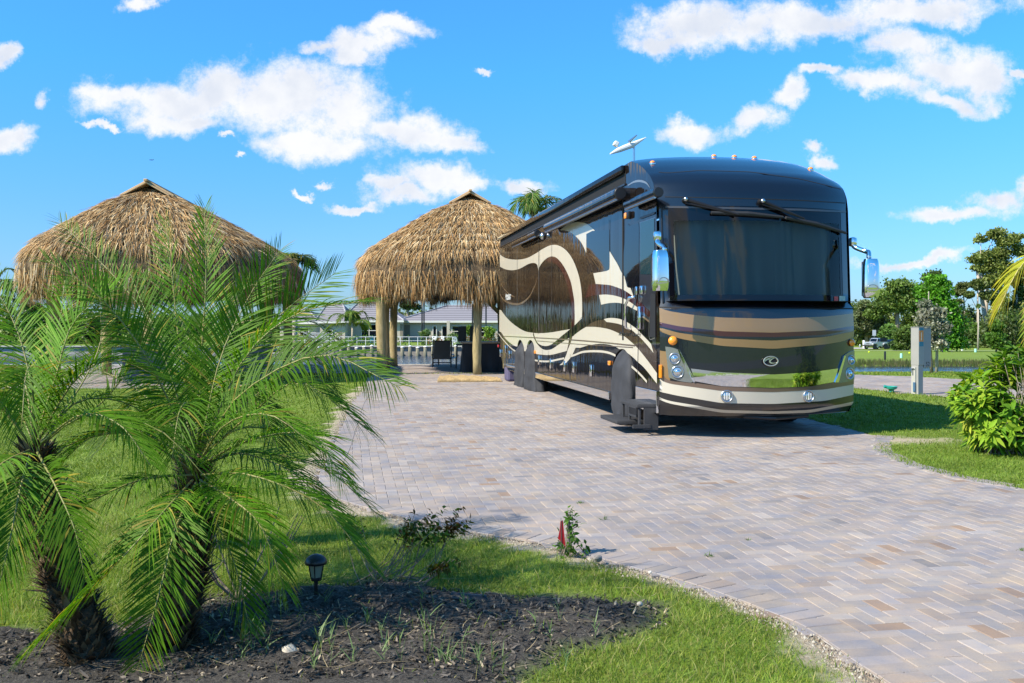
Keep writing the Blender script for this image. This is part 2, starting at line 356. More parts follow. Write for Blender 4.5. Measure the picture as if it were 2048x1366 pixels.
# ---- water
def water_mat():
    m = bpy.data.materials.new('canal_water'); m.use_nodes = True; nt = m.node_tree; b = nt.nodes['Principled BSDF']
    b.inputs['Base Color'].default_value = (.010,.035,.075,1); b.inputs['Roughness'].default_value = .12; b.inputs['IOR'].default_value = 1.33; b.inputs['Specular IOR Level'].default_value = .35
    tc = nt.nodes.new('ShaderNodeTexCoord'); mp = nt.nodes.new('ShaderNodeMapping'); mp.inputs['Scale'].default_value = (1,.35,1); nt.links.new(tc.outputs['Object'], mp.inputs[0])
    n = nt.nodes.new('ShaderNodeTexNoise'); n.inputs['Scale'].default_value = 2.2; n.inputs['Detail'].default_value = 6; nt.links.new(mp.outputs[0], n.inputs['Vector'])
    bp = nt.nodes.new('ShaderNodeBump'); bp.inputs['Strength'].default_value = .55; bp.inputs['Distance'].default_value = .12; nt.links.new(n.outputs['Fac'], bp.inputs['Height']); nt.links.new(bp.outputs[0], b.inputs['Normal'])
    return m
M['water'] = water_mat()
tag(MB().add([(-400,33.42,-2.3),(17,33.42,-2.3),(17,109.2,-2.3),(-400,109.2,-2.3)], [(0,1,2,3)]).build('canal_water', M['water']), kind='structure')
tag(MB().add([(6,44.2,-.98),(60,44.2,-.98),(60,53.7,-.98),(6,53.7,-.98)], [(0,1,2,3)]).build('pond_water', M['water']), kind='structure')
# ---- pavers: every brick is modelled, tone by brick
pm = bpy.data.materials.new('paver_concrete'); pm.use_nodes = True
def paver_nodes(m):
    nt = m.node_tree; N = nt.nodes; L = nt.links; b = N['Principled BSDF']; b.inputs['Roughness'].default_value = .8; b.inputs['Specular IOR Level'].default_value = .3
    at = N.new('ShaderNodeAttribute'); at.attribute_name = 'Col'; tc = N.new('ShaderNodeTexCoord')
    def nz(s, d=6):
        n = N.new('ShaderNodeTexNoise'); n.inputs['Scale'].default_value = s; n.inputs['Detail'].default_value = d; L.new(tc.outputs['Object'], n.inputs['Vector']); return n.outputs['Fac']
    r = N.new('ShaderNodeValToRGB'); r.color_ramp.elements[0].color = (.80,.84,.93,1); r.color_ramp.elements[1].color = (1.16,1.06,.93,1); r.color_ramp.elements[0].position = .3; r.color_ramp.elements[1].position = .72; L.new(nz(7), r.inputs[0])
    r2 = N.new('ShaderNodeValToRGB'); r2.color_ramp.elements[0].color = (.8,.8,.8,1); r2.color_ramp.elements[1].color = (1.1,1.1,1.1,1); L.new(nz(120), r2.inputs[0])
    m1 = N.new('ShaderNodeMixRGB'); m1.blend_type = 'MULTIPLY'; m1.inputs[0].default_value = 1; L.new(at.outputs['Color'], m1.inputs[1]); L.new(r.outputs[0], m1.inputs[2])
    r3 = N.new('ShaderNodeValToRGB'); r3.color_ramp.elements[0].color = (.84,.85,.88,1); r3.color_ramp.elements[1].color = (1.12,1.10,1.06,1); r3.color_ramp.elements[0].position = .35; r3.color_ramp.elements[1].position = .65; L.new(nz(1.1), r3.inputs[0]); m0 = N.new('ShaderNodeMixRGB'); m0.blend_type = 'MULTIPLY'; m0.inputs[0].default_value = 1; L.new(m1.outputs[0], m0.inputs[1]); L.new(r3.outputs[0], m0.inputs[2]); m1 = m0
    m2 = N.new('ShaderNodeMixRGB'); m2.blend_type = 'MULTIPLY'; m2.inputs[0].default_value = 1; L.new(m1.outputs[0], m2.inputs[1]); L.new(r2.outputs[0], m2.inputs[2]); L.new(m2.outputs[0], b.inputs['Base Color'])
    bp = N.new('ShaderNodeBump'); bp.inputs['Strength'].default_value = .35; bp.inputs['Distance'].default_value = .004; L.new(nz(180), bp.inputs['Height']); L.new(bp.outputs[0], b.inputs['Normal'])
paver_nodes(pm)
PAL = np.array([(.335,.305,.290),(.345,.310,.285),(.375,.345,.32),(.305,.290,.290),(.335,.285,.245),(.315,.290,.27),(.355,.315,.275),(.30,.225,.17),(.25,.24,.24)])
PP = np.array([.22,.20,.14,.14,.08,.11,.08,.02,.01])
def bricks(cen, ux, hl, hw, ztop, zbot=-.06):
    """cen (n,2), ux (n,2) long direction, half length/width arrays"""
    n = len(cen); uy = np.stack([-ux[:,1], ux[:,0]], 1); c = .0035
    col = PAL[rng.choice(len(PAL), n, p=PP/PP.sum())]*np.array([.92,.905,.91])*(1+rng.normal(0, .04, (n,1)))
    tilt = rng.normal(0, .0025, (n,2)); zt = ztop+rng.normal(0, .0006, n)
    def ring(dl_, dw_, dz):
        out = []
        for sx, sy in ((-1,-1),(1,-1),(1,1),(-1,1)):
            p = cen+ux*((hl-dl_)*sx)[:,None]+uy*((hw-dw_)*sy)[:,None]
            zz = zt+dz+tilt[:,0]*hl*sx+tilt[:,1]*hw*sy; out.append(np.concatenate([p, zz[:,None]], 1))
        return out
    a = ring(.0018, .0018, -.05); b = ring(.0018, .0018, -c); t = ring(.0018+c, .0018+c, 0)
    V = np.stack(a+b+t, 1).reshape(-1, 3); base = (np.arange(n)*12)[:,None]; T = []
    for r0 in (0, 4):
        for k in range(4): T.append(base+np.array([[r0+k, r0+(k+1)%4, r0+4+(k+1)%4, r0+4+k]]))
    T.append(base+np.array([[8,9,10,11]]))
    return V, np.concatenate(T, 0), np.repeat(col, 12, 0)
def herring(poly, ztop, ang, w=.096, org=(1.922,12.34)):
    pl = np.array(poly); c, s = math.cos(ang), math.sin(ang); loc = (pl-org)@np.array([[c,-s],[s,c]])
    i0, j0 = np.floor(loc.min(0)/w).astype(int)-1; i1, j1 = np.ceil(loc.max(0)/w).astype(int)+1
    I, J = np.meshgrid(np.arange(i0,i1), np.arange(j0,j1)); I = I.ravel(); J = J.ravel(); d = (I-J)%4
    ch = np.stack([(I+1.)*w, (J+.5)*w], 1)[d == 0]; cv = np.stack([(I+.5)*w, (J+1.)*w], 1)[d == 3]
    R = np.array([[c,s],[-s,c]]); cen = np.concatenate([ch, cv])@R+org
    ux = np.concatenate([np.tile([[c,s]], (len(ch),1)), np.tile([[-s,c]], (len(cv),1))])
    k = inpoly(cen, poly); cen, ux = cen[k], ux[k]; n = len(cen)
    return bricks(cen, ux, np.full(n, w), np.full(n, w/2), ztop)
def border(line, ztop, inward, w=.106, ln=.21):
    out_c, out_u = [], []
    L2 = [Vector((*p, 0)) for p in line]; cv = curve(L2, 12); acc = 0; nxt = 0
    for a, b in zip(cv[:-1], cv[1:]):
        d = (b-a); l = d.length
        while nxt <= acc+l:
            p = a+d*((nxt-acc)/l); t = d.normalized(); nn = Vector((-t.y, t.x, 0))*inward
            c = p+nn*(ln/2+.004); out_c.append((c.x, c.y)); out_u.append((nn.x, nn.y)); nxt += w
        acc += l
    n = len(out_c); return bricks(np.array(out_c), np.array(out_u), np.full(n, ln/2), np.full(n, w/2), ztop)
ANG = math.radians(9.68)
fld = herring(drive_poly, .002, ANG)
bl = border(left_edge, .006, 1); br = border(right_edge, .006, 1)
q_ = cat([fld, bl, br]); tag(tri_mesh('driveway', q_[0], q_[1], pm, col=q_[2], flat=True), kind='structure')
q_ = cat([herring(patio_poly, .006, ANG), herring(pad_poly, .010, ANG)]); tag(tri_mesh('patio_paving', q_[0], q_[1], pm, col=q_[2], flat=True), kind='structure')
q_ = herring(nb_poly, .004, .05); tag(tri_mesh('neighbour_driveway', q_[0], q_[1], pm, col=q_[2], flat=True), kind='structure')
sandm = mat('joint_sand', (.40,.36,.32), .95, var=.3, vscale=30)
for nm, pl, zz in (('driveway_bed', drive_poly, -.0045), ('patio_bed', patio_poly, .000), ('pad_bed', pad_poly, .004), ('neighbour_bed', nb_poly, -.002)):
    tag(MB().add([(p[0], p[1], zz) for p in pl], [tuple(range(len(pl)))]).build(nm, sandm), kind='structure')
tag(MB().add([(1.55,3.42,-.003),(9.6,3.1,-.003),(11.5,-3,-.003),(.8,-3,-.003)], [(0,1,2,3)]).build('added_apron', sandm), kind='structure')  # unseen apron added behind the camera, so the nose reflects paving
tag(MB().add([(-70,-11,.004),(70,-11,.004),(70,-2.9,.004),(-70,-2.9,.004)], [(0,1,2,3)]).build('added_street', mat('added_street_asphalt', (.16,.155,.15), .9, var=.2, vscale=2, bump=.3)), kind='structure')  # unseen street, added to give the dark nose a more neutral reflection
# near canal bank wall
M['concrete'] = mat('concrete', (.42,.41,.39), .85, var=.2, vscale=4, bump=.3)
tag(MB().box(-40,9,33.3,33.55,-3,.03).build('near_seawall', M['concrete']), kind='structure')
roadm = mat('far_road', (.38,.36,.33), .9, var=.15, vscale=1)
def strip(name, pts, w, m, dz=.03):
    b = MB(); vs = []; n = len(pts)
    for i, (px_, py_) in enumerate(pts):
        a = Vector(pts[max(i-1,0)]); c = Vector(pts[min(i+1,n-1)]); t = (c-a).normalized(); nn = Vector((-t.y, t.x))
        for s in (-.5,-.17,.17,.5):
            p = Vector((px_,py_))+nn*w*s; vs.append((p.x, p.y, hz(p.x, p.y)+dz))
    b.add(vs, [(4*i+k,4*i+k+1,4*i+5+k,4*i+4+k) for i in range(n-1) for k in range(3)]); return tag(b.build(name, m), kind='structure')
strip('road', [(20+4*i, 158-.02*i) for i in range(11)], 9, roadm, .06)
strip('footpath', [(30+3*i, 133) for i in range(14)], 2.6, roadm, .08)
# ================================================================== the motorhome
W_, LEN, HT, ZB = 2.72, 13.35, 3.83, .31
RVROT = math.atan2(R_.y, R_.x)
rvh = empty('motorhome', P0, RVROT, 'large black, cream and tan motorhome coach parked on the pavers beside the thatched huts', 'motorhome')
def side_uz(px, py, v0=0):
    k = (px-CX)/F; X0 = P0.x+R_.x*v0; Y0 = P0.y+R_.y*v0; u = (X0-k*Y0)/(.1681+.9858*k); Yd = Y0+.9858*u
    return u, E-(py-HY)*Yd/F
# nose profile: height -> set-back u, bulge B, inset
NZ = [ZB-.02, .42, .80, 1.40, 1.66, 1.70, 1.76, 3.02, 3.08, 3.19, 3.35, 3.48, 3.64, 3.76, 3.83]
NU = [.14, .02, 0, 0, .02, .03, .10, .165, .17, .19, .27, .42, .73, 1.02, 1.29]
NB = [.34, .37, .38, .38, .37, .37, .34, .30, .30, .30, .29, .27, .23, .19, .16]
NI = [.03, 0, 0, 0, 0, .0, .035, .035, .025, .012, 0, 0, 0, 0, 0]
NC = [0,0,0,0,0,0,0,0,0,0,.0,.01,.02,.035,.05]         # crown added toward the middle
def nose(s, t, ofs=0):
    """s 0..1 across, t = profile height parameter -> local (v,u,z)"""
    def raw(s, t):
        i = np.interp(t, NZ, NI); v = i+(W_-2*i)*s; k = abs(2*v/W_-1)
        r = 0
        if t > 3.25 : r = (t-3.25)/.58*(.02 if s < .5 else .11)*k**8                      # rounded shoulder
        return Vector((v, np.interp(t, NZ, NU)-np.interp(t, NZ, NB)*(1-k**2.5), t+np.interp(t, NZ, NC)*(1-k*k)-r))
    p = raw(s, t)
    if ofs:
        a = raw(min(s+.01,1), t)-raw(max(s-.01,0), t); b = raw(s, min(t+.01,3.83))-raw(s, max(t-.01,.29))
        n = a.cross(b).normalized()
        if n.y > 0: n = -n
        p = p+n*ofs
    return p
def front_st(px, py):
    t = 1.5; s = .5; k = (px-CX)/F
    for _ in range(8):
        lo, hi = 0.0, 1.0
        for _ in range(26):
            mid = (lo+hi)/2; p = nose(mid, t); w = P0+R_*p.x+B_*p.y
            if w.x/w.y < k: lo = mid
            else: hi = mid
        s = (lo+hi)/2; p = nose(s, t); w = P0+R_*p.x+B_*p.y
        t = min(3.83, max(.29, E-(py-HY)*w.y/F))
    return s, t
def fpt(px, py, ofs=.004): s, t = front_st(px, py); return nose(s, t, ofs)
def side_poly(name, pts, m, off=.003, sm=5, parent=None):
    uz = [side_uz(p[0], p[1]) for p in (spline(pts, sm) if sm else pts)]
    return MB().add([(-off, u, z) for u, z in uz], [tuple(range(len(uz)))]).build(name, m, parent or rvh)
def band(name, top, bot, m, off=.004, n=64, rows=5, x0=1313, x1=1709):
    vs = []; fs = []
    tx, ty = zip(*top); bx, by = zip(*bot)
    def sm(xx, X_, Y_):
        v = 0; 
        for d in (-8, 0, 8): v += np.interp(xx+d, X_, Y_)
        return v/3
    for i in range(n+1):
        x = x0+(x1-x0)*i/n
        for j in range(rows+1):
            a = j/rows; vs.append(fpt(x, sm(x,tx,ty)*(1-a)+sm(x,bx,by)*a, off))
    for i in range(n):
        for j in range(rows): k = i*(rows+1)+j; fs.append((k, k+1, k+rows+2, k+rows+1))
    return MB().add(vs, fs).build(name, m, rvh, smooth=True)
# ---- shell
tt = sorted(set(list(np.linspace(.29, 1.70, 18))+[1.66,1.70,1.76,3.02,3.10,3.19]+list(np.linspace(1.76,3.02,10))+list(np.linspace(3.19,3.83,16))))
ss = list(np.linspace(0,.06,7))+list(np.linspace(.06,.94,44))[1:]+list(np.linspace(.94,1,7))[1:]
S0, S1, T0, T1 = .035, .965, 1.76, 3.02
vs = [nose(s, t) for t in tt for s in ss]; ns = len(ss); fs = []; gfs = []
for j in range(len(tt)-1):
    for i in range(ns-1):
        f = (j*ns+i, j*ns+i+1, (j+1)*ns+i+1, (j+1)*ns+i); sc = (ss[i]+ss[i+1])/2; tc_ = (tt[j]+tt[j+1])/2
        (gfs if (S0 < sc < S1 and T0 < tc_ < T1) else fs).append(f)
body = MB().add(vs, fs)
body.build('front_cap', M['black'], rvh, smooth=True)
# glass, set in; dark tint, curtains hang behind it
gl = bpy.data.materials.new('tinted_glass'); gl.use_nodes = True
def glass_nodes(m, tint, f0=.0):
    nt = m.node_tree; N = nt.nodes; L = nt.links; N.remove(N['Principled BSDF']); o = N['Material Output']
    t = N.new('ShaderNodeBsdfTransparent'); t.inputs[0].default_value = (*tint, 1); g_ = N.new('ShaderNodeBsdfGlossy'); g_.inputs['Roughness'].default_value = .01; g_.inputs['Color'].default_value = (.85,.87,.82,1)
    fr = N.new('ShaderNodeFresnel'); fr.inputs['IOR'].default_value = 1.42; mx = N.new('ShaderNodeMixShader')
    L.new(fr.outputs[0], mx.inputs[0]); L.new(t.outputs[0], mx.inputs[1]); L.new(g_.outputs[0], mx.inputs[2]); L.new(mx.outputs[0], o.inputs['Surface'])
glass_nodes(gl, (.55,.60,.60)); M['glass'] = gl
vsg = [nose(s, t, -.006) for t in tt for s in ss]
ws = MB().add(vsg, gfs).build('windshield', gl, rvh, smooth=True)
# black printed frit round the glass
fr_m = mat('glass_frit', (.003,.003,.005), .03, spec=.45)
def frit(sa, sb, ta, tb):
    m_ = MB(); n1, n2 = 30, 4; vv = [nose(sa+(sb-sa)*i/n1, ta+(tb-ta)*j/n2, -.003) for i in range(n1+1) for j in range(n2+1)]
    return m_.add(vv, [(i*(n2+1)+j, i*(n2+1)+j+1, (i+1)*(n2+1)+j+1, (i+1)*(n2+1)+j) for i in range(n1) for j in range(n2)])
fb = MB()
for a in ((S0,S1,1.758,1.86),(S0,S0+.028,1.86,3.022),(S1-.022,S1,1.86,3.022),(S0+.028,S1-.022,2.83,3.022)):
    q = frit(*a); fb.add(q.v, q.f)
fb.build('windshield_border', fr_m, ws, smooth=True)
# pleated curtains and cab interior behind the glass
cur = MB(); n = 260; vs = []
for i in range(n+1):
    s = .05+.9*i/n; k = i/n; ph = 2*math.pi*i/n
    pl = .016*math.sin(ph*11+2*math.sin(ph*3))+.065*math.sin(ph*4+1)+.05*abs(math.sin(ph*1.7))
    for j in range(7):
        t = 1.80+(3.0-1.80)*j/6; p = nose(s, t); g_ = 1+.5*math.sin(ph*4+j*.55)*(1-j/6)
        vs.append((p.x, p.y+.16+pl*(1.25-.5*j/6)*g_, t))
cur.add(vs, [(i*7+j, i*7+j+1, (i+1)*7+j+1, (i+1)*7+j) for i in range(n) for j in range(6)])
cur.build('windshield_curtain', mat('curtain_cloth', (.27,.30,.285), .9), rvh, smooth=True)
MB().add([(.05,.1,1.78),(W_-.05,.1,1.78),(W_-.05,-.36,1.78),(W_*.5,-.42,1.78),(.05+.3,-.3,1.78)],[(0,1,2,3,4)]).build('dashboard', M['dark'], rvh)
# ---- side, roof, back and underside
ft, ftop = 1.03, 1.11
def arch(u0, u1, top, n=14):
    c = (u0+u1)/2; r = (u1-u0)/2; return [(c-r*math.cos(math.pi*k/n), ZB+(top-ZB)*math.sin(math.pi*k/n)**.62) for k in range(n+1)]
ARCH = [(1.03,2.36,1.11),(8.45,9.36,1.11),(9.78,10.72,1.11)]
edge = [(nose(0,t).y, nose(0,t).z) for t in tt]
bot = []
for a in ARCH: bot += arch(*a)
outline = edge + [(LEN-.02, HT-.06),(LEN, HT-.2),(LEN, .78),(LEN-.55,.34),(LEN-.7,ZB)] + list(reversed(bot))
side_m = mat('side_paint', (.011,.008,.007), .025, spec=.42)
def wavy(m):                                     # panels are never dead flat: reflections ripple
    nt = m.node_tree; b = nt.nodes['Principled BSDF']; tc = nt.nodes.new('ShaderNodeTexCoord'); mp = nt.nodes.new('ShaderNodeMapping'); mp.inputs['Scale'].default_value = (1,2.2,.35)
    n = nt.nodes.new('ShaderNodeTexNoise'); n.inputs['Scale'].default_value = 2.0; n.inputs['Detail'].default_value = 2
    bp = nt.nodes.new('ShaderNodeBump'); bp.inputs['Strength'].default_value = .22; bp.inputs['Distance'].default_value = .03
    nt.links.new(tc.outputs['Object'], mp.inputs[0]); nt.links.new(mp.outputs[0], n.inputs['Vector']); nt.links.new(n.outputs['Fac'], bp.inputs['Height']); nt.links.new(bp.outputs[0], b.inputs['Normal']); nt.links.new(bp.outputs[0], b.inputs['Coat Normal'])
wavy(side_m)
for v0, nm in ((0,'side_panel'),(W_,'side_panel')):
    ol = outline if v0 == 0 else [(nose(1,t).y, nose(1,t).z) for t in tt]+outline[len(edge):]
    MB().add([(v0, u, z) for u, z in ol], [tuple(range(len(ol)))]).build(nm, side_m, rvh)
rf = MB(); nv = 14; us = [1.29, 1.6, 4, 8, LEN-.2, LEN]; vs = []
for u in us:
    for i in range(nv+1):
        s = i/nv; k = abs(2*s-1); sh = (.02 if s < .5 else .11)*k**8 if u < 1.5 else .05*k**8
        vs.append((W_*s, u-(.16*(1-k**2.5) if u < 1.5 else 0), HT+.05*(1-k*k)-sh-(.1 if u == LEN else 0)))
rf.add(vs, [(i*(nv+1)+j, i*(nv+1)+j+1, (i+1)*(nv+1)+j+1, (i+1)*(nv+1)+j) for i in range(len(us)-1) for j in range(nv)])
rf.build('roof', M['black'], rvh, smooth=True)
MB().add([(0,LEN,.78),(W_,LEN,.78),(W_,LEN,3.66),(0,LEN,3.66)],[(0,1,2,3)]).build('rear_panel', M['black'], rvh)
MB().box(.25, W_-.25, .3, LEN-.8, .42, .52).box(.05,.15,2.6,8.3,.3,.36).box(.3,W_-.3,2.5,8.3,.35,.42).build('chassis', M['dark'], rvh)
MB().box(.9,1.5,.0,.5,.24,.32).tube([(1.1,-.1,.27),(1.5,-.2,.25),(2.0,-.1,.27)],.03).build('tow_bar', M['blackpl'], rvh)
# inner wheel arches
for a in ARCH:
    ar = arch(*a); n = len(ar)
    for v0, v1 in ((.002,.5),(W_-.5,W_-.002)):
        ia = MB(); k = 0; ia.v += [(v0,u,z) for u,z in ar]+[(v1,u,z) for u,z in ar]; ia.f += [(k+i,k+i+1,k+n+i+1,k+n+i) for i in range(n-1)]+[tuple(k+n+i for i in range(n))]
        ia.build('wheel_arch', M['dark'], rvh)
# ---- front bands
def z2(*p): return [(1180+a/3.413, 560+b/3.413) for a, b in p]
tanT = z2((440,180),(470,190),(540,213),(700,238),(900,256),(1250,265),(1600,250),(1800,228),(1830,224))
marT = z2((440,280),(460,285),(600,315),(900,350),(1250,360),(1600,345),(1810,310),(1830,306))
marB = z2((440,305),(460,311),(600,345),(900,385),(1250,390),(1600,375),(1810,335),(1830,330))
blkB = z2((440,315),(460,320),(600,360),(900,400),(1250,414),(1600,390),(1810,348),(1830,342))
tanB = z2((440,335),(460,343),(530,372),(620,402),(900,450),(1250,470),(1600,440),(1730,418),(1810,382),(1830,375))
creT = z2((440,640),(460,668),(500,690),(540,705),(900,755),(1250,763),(1600,745),(1810,708),(1830,700))
creB = z2((440,745),(465,760),(600,790),(900,840),(1250,846),(1600,825),(1800,783),(1830,776))
cr2T = z2((440,780),(470,800),(540,825),(900,885),(1250,895),(1500,885),(1800,830),(1830,824))
cr2B = z2((440,795),(470,815),(540,843),(900,905),(1250,912),(1500,905),(1800,850),(1830,842))
band('painted_band', tanT, marT, M['tan']); band('painted_band', marT, marB, M['maroon']); band('painted_band', blkB, tanB, M['tan'])
band('painted_band', creT, creB, M['cream']); band('painted_band', cr2T, cr2B, M['cream'])
band('painted_band', creB, cr2T, M['darkp'], .0045)
low = [(a, b+18) for a, b in cr2B]; band('painted_band', cr2B, [(a, min(b+25, 832)) for a, b in cr2B], M['darkp'], .0045)
# bronze moulding above the cream, chrome strip over it
brT = z2((440,560),(460,600),(500,660),(540,690),(700,700),(900,727),(1250,737),(1500,727),(1690,694),(1800,672),(1830,660))
band('lower_trim', brT, [(a,b+.6) for a,b in creT], M['bronze'], .006)
band('belt_groove', [(1300,613.5),(1720,616.5)], [(1300,615.5),(1720,618.5)], M['dark'], .003, rows=1)
band('cap_groove', [(1300,392),(1332,393),(1444,395),(1600,400),(1700,406)], [(1300,393.5),(1332,394.6),(1444,396.4),(1600,401.5),(1700,407.5)], M['dark'], .003, rows=1, x0=1330, x1=1690)
band('windshield_trim', [(1300,411),(1332,412),(1444,414),(1600,417.5),(1700,422)], [(1300,415),(1332,416),(1444,418),(1600,421.5),(1700,426)], mat('seal', (.05,.05,.055), .3, coat=.5), .008, rows=2, x0=1331, x1=1691)
band('cap_groove', [(1310,342),(1332,346),(1400,342),(1500,345),(1600,358),(1680,376)], [(1310,343),(1332,347),(1400,343),(1500,346),(1600,359),(1680,377)], M['dark'], .002, rows=1, x0=1318, x1=1683)
stT = z2((690,604),(900,630),(1250,645),(1500,630),(1690,603)); stB = z2((716,690),(900,724),(1250,736),(1500,725),(1672,694))
# chrome strip between the headlights (its ends lean with the lamps)
vs = []; fs = []
for i in range(61):
    a = i/60
    for j in range(5):
        b = j/4; xl = 1382+(1390-1382)*b; xr = 1675+(1669.5-1675)*b; xx = xl+(xr-xl)*a
        yt = np.interp(xx, [p[0] for p in stT], [p[1] for p in stT]); yb = np.interp(xx, [p[0] for p in stB], [p[1] for p in stB]); vs.append(fpt(xx, yt*(1-b)+yb*b, .010))
for i in range(60):
    for j in range(4): k = i*5+j; fs.append((k,k+1,k+6,k+5))
MB().add(vs, fs).build('chrome_strip', M['chrome'], rvh, smooth=True)
# tan corners beside the headlamps
def fpoly(name, outline, m, off=.005, parent=None, nsub=1, thick=0):
    """outline on the nose filled by a fan of small quads toward its centre"""
    o = spline(outline, 4); cx = sum(p[0] for p in o)/len(o); cy = sum(p[1] for p in o)/len(o); vs = []; R = 4; n = len(o)
    for r in range(R):
        f = 1-r/R
        for p in o: vs.append(fpt(cx+(p[0]-cx)*f, cy+(p[1]-cy)*f, off))
    vs.append(fpt(cx, cy, off)); fs = [(r*n+i, r*n+(i+1)%n, (r+1)*n+(i+1)%n, (r+1)*n+i) for r in range(R-1) for i in range(n)]+[((R-1)*n+i, (R-1)*n+(i+1)%n, R*n) for i in range(n)]
    if thick:
        k = len(vs); vs += [fpt(p[0], p[1], off-thick) for p in o]; fs += [(i, (i+1)%n, k+(i+1)%n, k+i) for i in range(n)]
    return MB().add(vs, fs).build(name, m, parent or rvh, smooth=not thick)
fpoly('painted_corner', [(1314,700,1),(1325,702),(1333,703,1),(1341,756,1),(1338,762),(1326,757),(1314,745,1)], M['tan'], .0052)
fpoly('painted_corner', [(1703,735,1),(1709,730,1),(1709,762,1),(1700,765,1),(1697,762,1)], M['tan'], .0052)
# ---- headlamps
def lamp_disc(parent, px, py, r_px, depth=.03, m=None, name='lamp', ring=True, bulge=.0):
    p = fpt(px, py, .012); s, t = front_st(px, py); a = nose(min(s+.01,1), t)-nose(max(s-.01,0), t); b = Vector((0,0,1)); a.normalize()
    nrm = a.cross(b).normalized(); nrm = -nrm if nrm.y > 0 else nrm
    nrm = (nrm+Vector((0,-1,0))*.6).normalized()
    w = P0+R_*p.x+B_*p.y; r = r_px*w.y/F; Q = nrm.to_track_quat('Z','Y').to_matrix().to_4x4(); Mx = Matrix.Translation(p+nrm*.0) @ Q
    if ring: MB().lathe([(r*1.0,-.02),(r*1.05,.01),(r*.98,.022),(r*.86,.018),(r*.82,.002),(r*.82,-.02)], n=28, M=Mx).build(name+'_ring', M['brushed'], parent, smooth=True)
    mb = MB().lathe([(r*.84,0),(r*.8,.004+bulge*.3),(r*.55,.010+bulge*.8),(r*.2,.013+bulge),(.0005,.014+bulge)], n=28, M=Mx); return mb.build(name, m or M['lens'], parent, smooth=True), Mx, r
hl_m = mat('headlamp_housing', (.20,.215,.20), .18, metal=.35, coat=1)
for side_ in (0, 1):
    if side_ == 0:
        o = [(1331,693,1),(1344,695),(1356,699,1),(1368,724),(1389,762,1),(1382,765,1),(1360,762),(1338,755,1)]; ch = [(1356,699,1),(1359,699,1),(1372,724),(1391,762,1),(1388,765,1),(1366,725)]
        lamps = [(1349.5,717,11),(1355.5,743.5,12)]; clr = (1346,681.5,11)
    else:
        o = [(1709,701,1),(1697,704),(1685,712,1),(1679,735),(1669,765,1),(1678,766,1),(1695,763),(1707,759,1)]; ch = [(1686,711,1),(1689,712,1),(1682,737),(1675,764,1),(1667.5,764.5,1),(1678,735)]
        lamps = [(1700,720,9.5),(1697,747,11.5)]; clr = (1701.5,685,9)
    h = fpoly('headlight', o, hl_m, .012, thick=.02)
    fpoly('chrome_edge', ch, M['chrome'], .022, parent=h, thick=.02)
    for (x, y, r) in lamps:
        l_, Mx, r_ = lamp_disc(h, x, y, r, name='headlamp')
        MB().lathe([(r_*.45,.012),(r_*.42,.03),(r_*.2,.036),(.0005,.038)], n=20, M=Mx).build('bulb_shield', M['chrome'], l_, smooth=True)
    lamp_disc(rvh, *clr, m=M['amber'], name='turn_signal', bulge=.03, ring=False)
    o_, Mx, r_ = lamp_disc(rvh, *((1453,792,12) if side_ == 0 else (1615.5,792,12)), name='fog_light')
    MB().box(-.004,.004,-r_*.6,r_*.6,.012,.018,M=Mx).box(-r_*.45,-r_*.35,-r_*.5,r_*.5,.01,.016,M=Mx).box(r_*.35,r_*.45,-r_*.5,r_*.5,.01,.016,M=Mx).build('lens_rib', M['white'], o_)
# ---- emblem: oval ring with two swooshes
em = fpt(1540,722,.012); sc = 12.1/F
def emv(x, y, d=0): return em+Vector(((x-900)/22.76*sc, -d-.002, (705-y)/22.76*sc))
def ribbon(pts, wd, d0=.006):
    c = curve([(x, y, 0) for x, y in pts], 6); w = [np.interp(i/(len(c)-1), np.linspace(0,1,len(wd)), wd) for i in range(len(c))]; a, b = [], []
    for i, p in enumerate(c):
        t = (c[min(i+1,len(c)-1)]-c[max(i-1,0)]).normalized(); nn = Vector((-t.y,t.x,0)); a.append(p+nn*w[i]); b.append(p-nn*w[i])
    vs = [emv(p.x,p.y,d0) for p in a]+[emv(p.x,p.y,d0) for p in b]; n = len(a); return vs, [(i,i+1,n+i+1,n+i) for i in range(n-1)]
MB().add([emv(905+385*math.cos(t), 715+250*math.sin(t), .0) for t in np.linspace(0,2*math.pi,40,endpoint=False)], [tuple(range(40))]).build('emblem', M['dark'], rvh)
eb = MB(); eb.tube([emv(905+345*math.cos(t), 710+212*math.sin(t), .008) for t in np.linspace(0,2*math.pi,41)], .0085, 8, False)
for r_ in (([(600,700),(760,610),(950,550),(1110,545)],(42,30,18,8)),([(1110,560),(960,620),(860,700),(900,780),(1040,800),(1200,775)],(10,22,40,34,16,8)),([(760,640),(900,640)],(8,14))):
    v_, f_ = ribbon(*r_); eb.add(v_, f_)
eb.build('emblem_mark', mat('emblem_metal', (.62,.60,.48), .25, metal=.8), rvh)
# ---- marker lights along the cap
for (x, y) in ((1305,327),(1430,320),(1469,320.5),(1509,322),(1622,338)):
    s, t = front_st(x, y); p = nose(s, min(t, 3.83), -.012)
    mk = MB().lathe([(.046,-.02),(.048,.012),(.042,.018)], c=p, n=18).build('marker_light_base', M['chrome'], rvh, smooth=True)
    MB().lathe([(.038,.012),(.038,.028),(.030,.042),(.013,.050),(.0005,.052)], c=p, n=18).build('marker_light', M['amber'], mk, smooth=True)
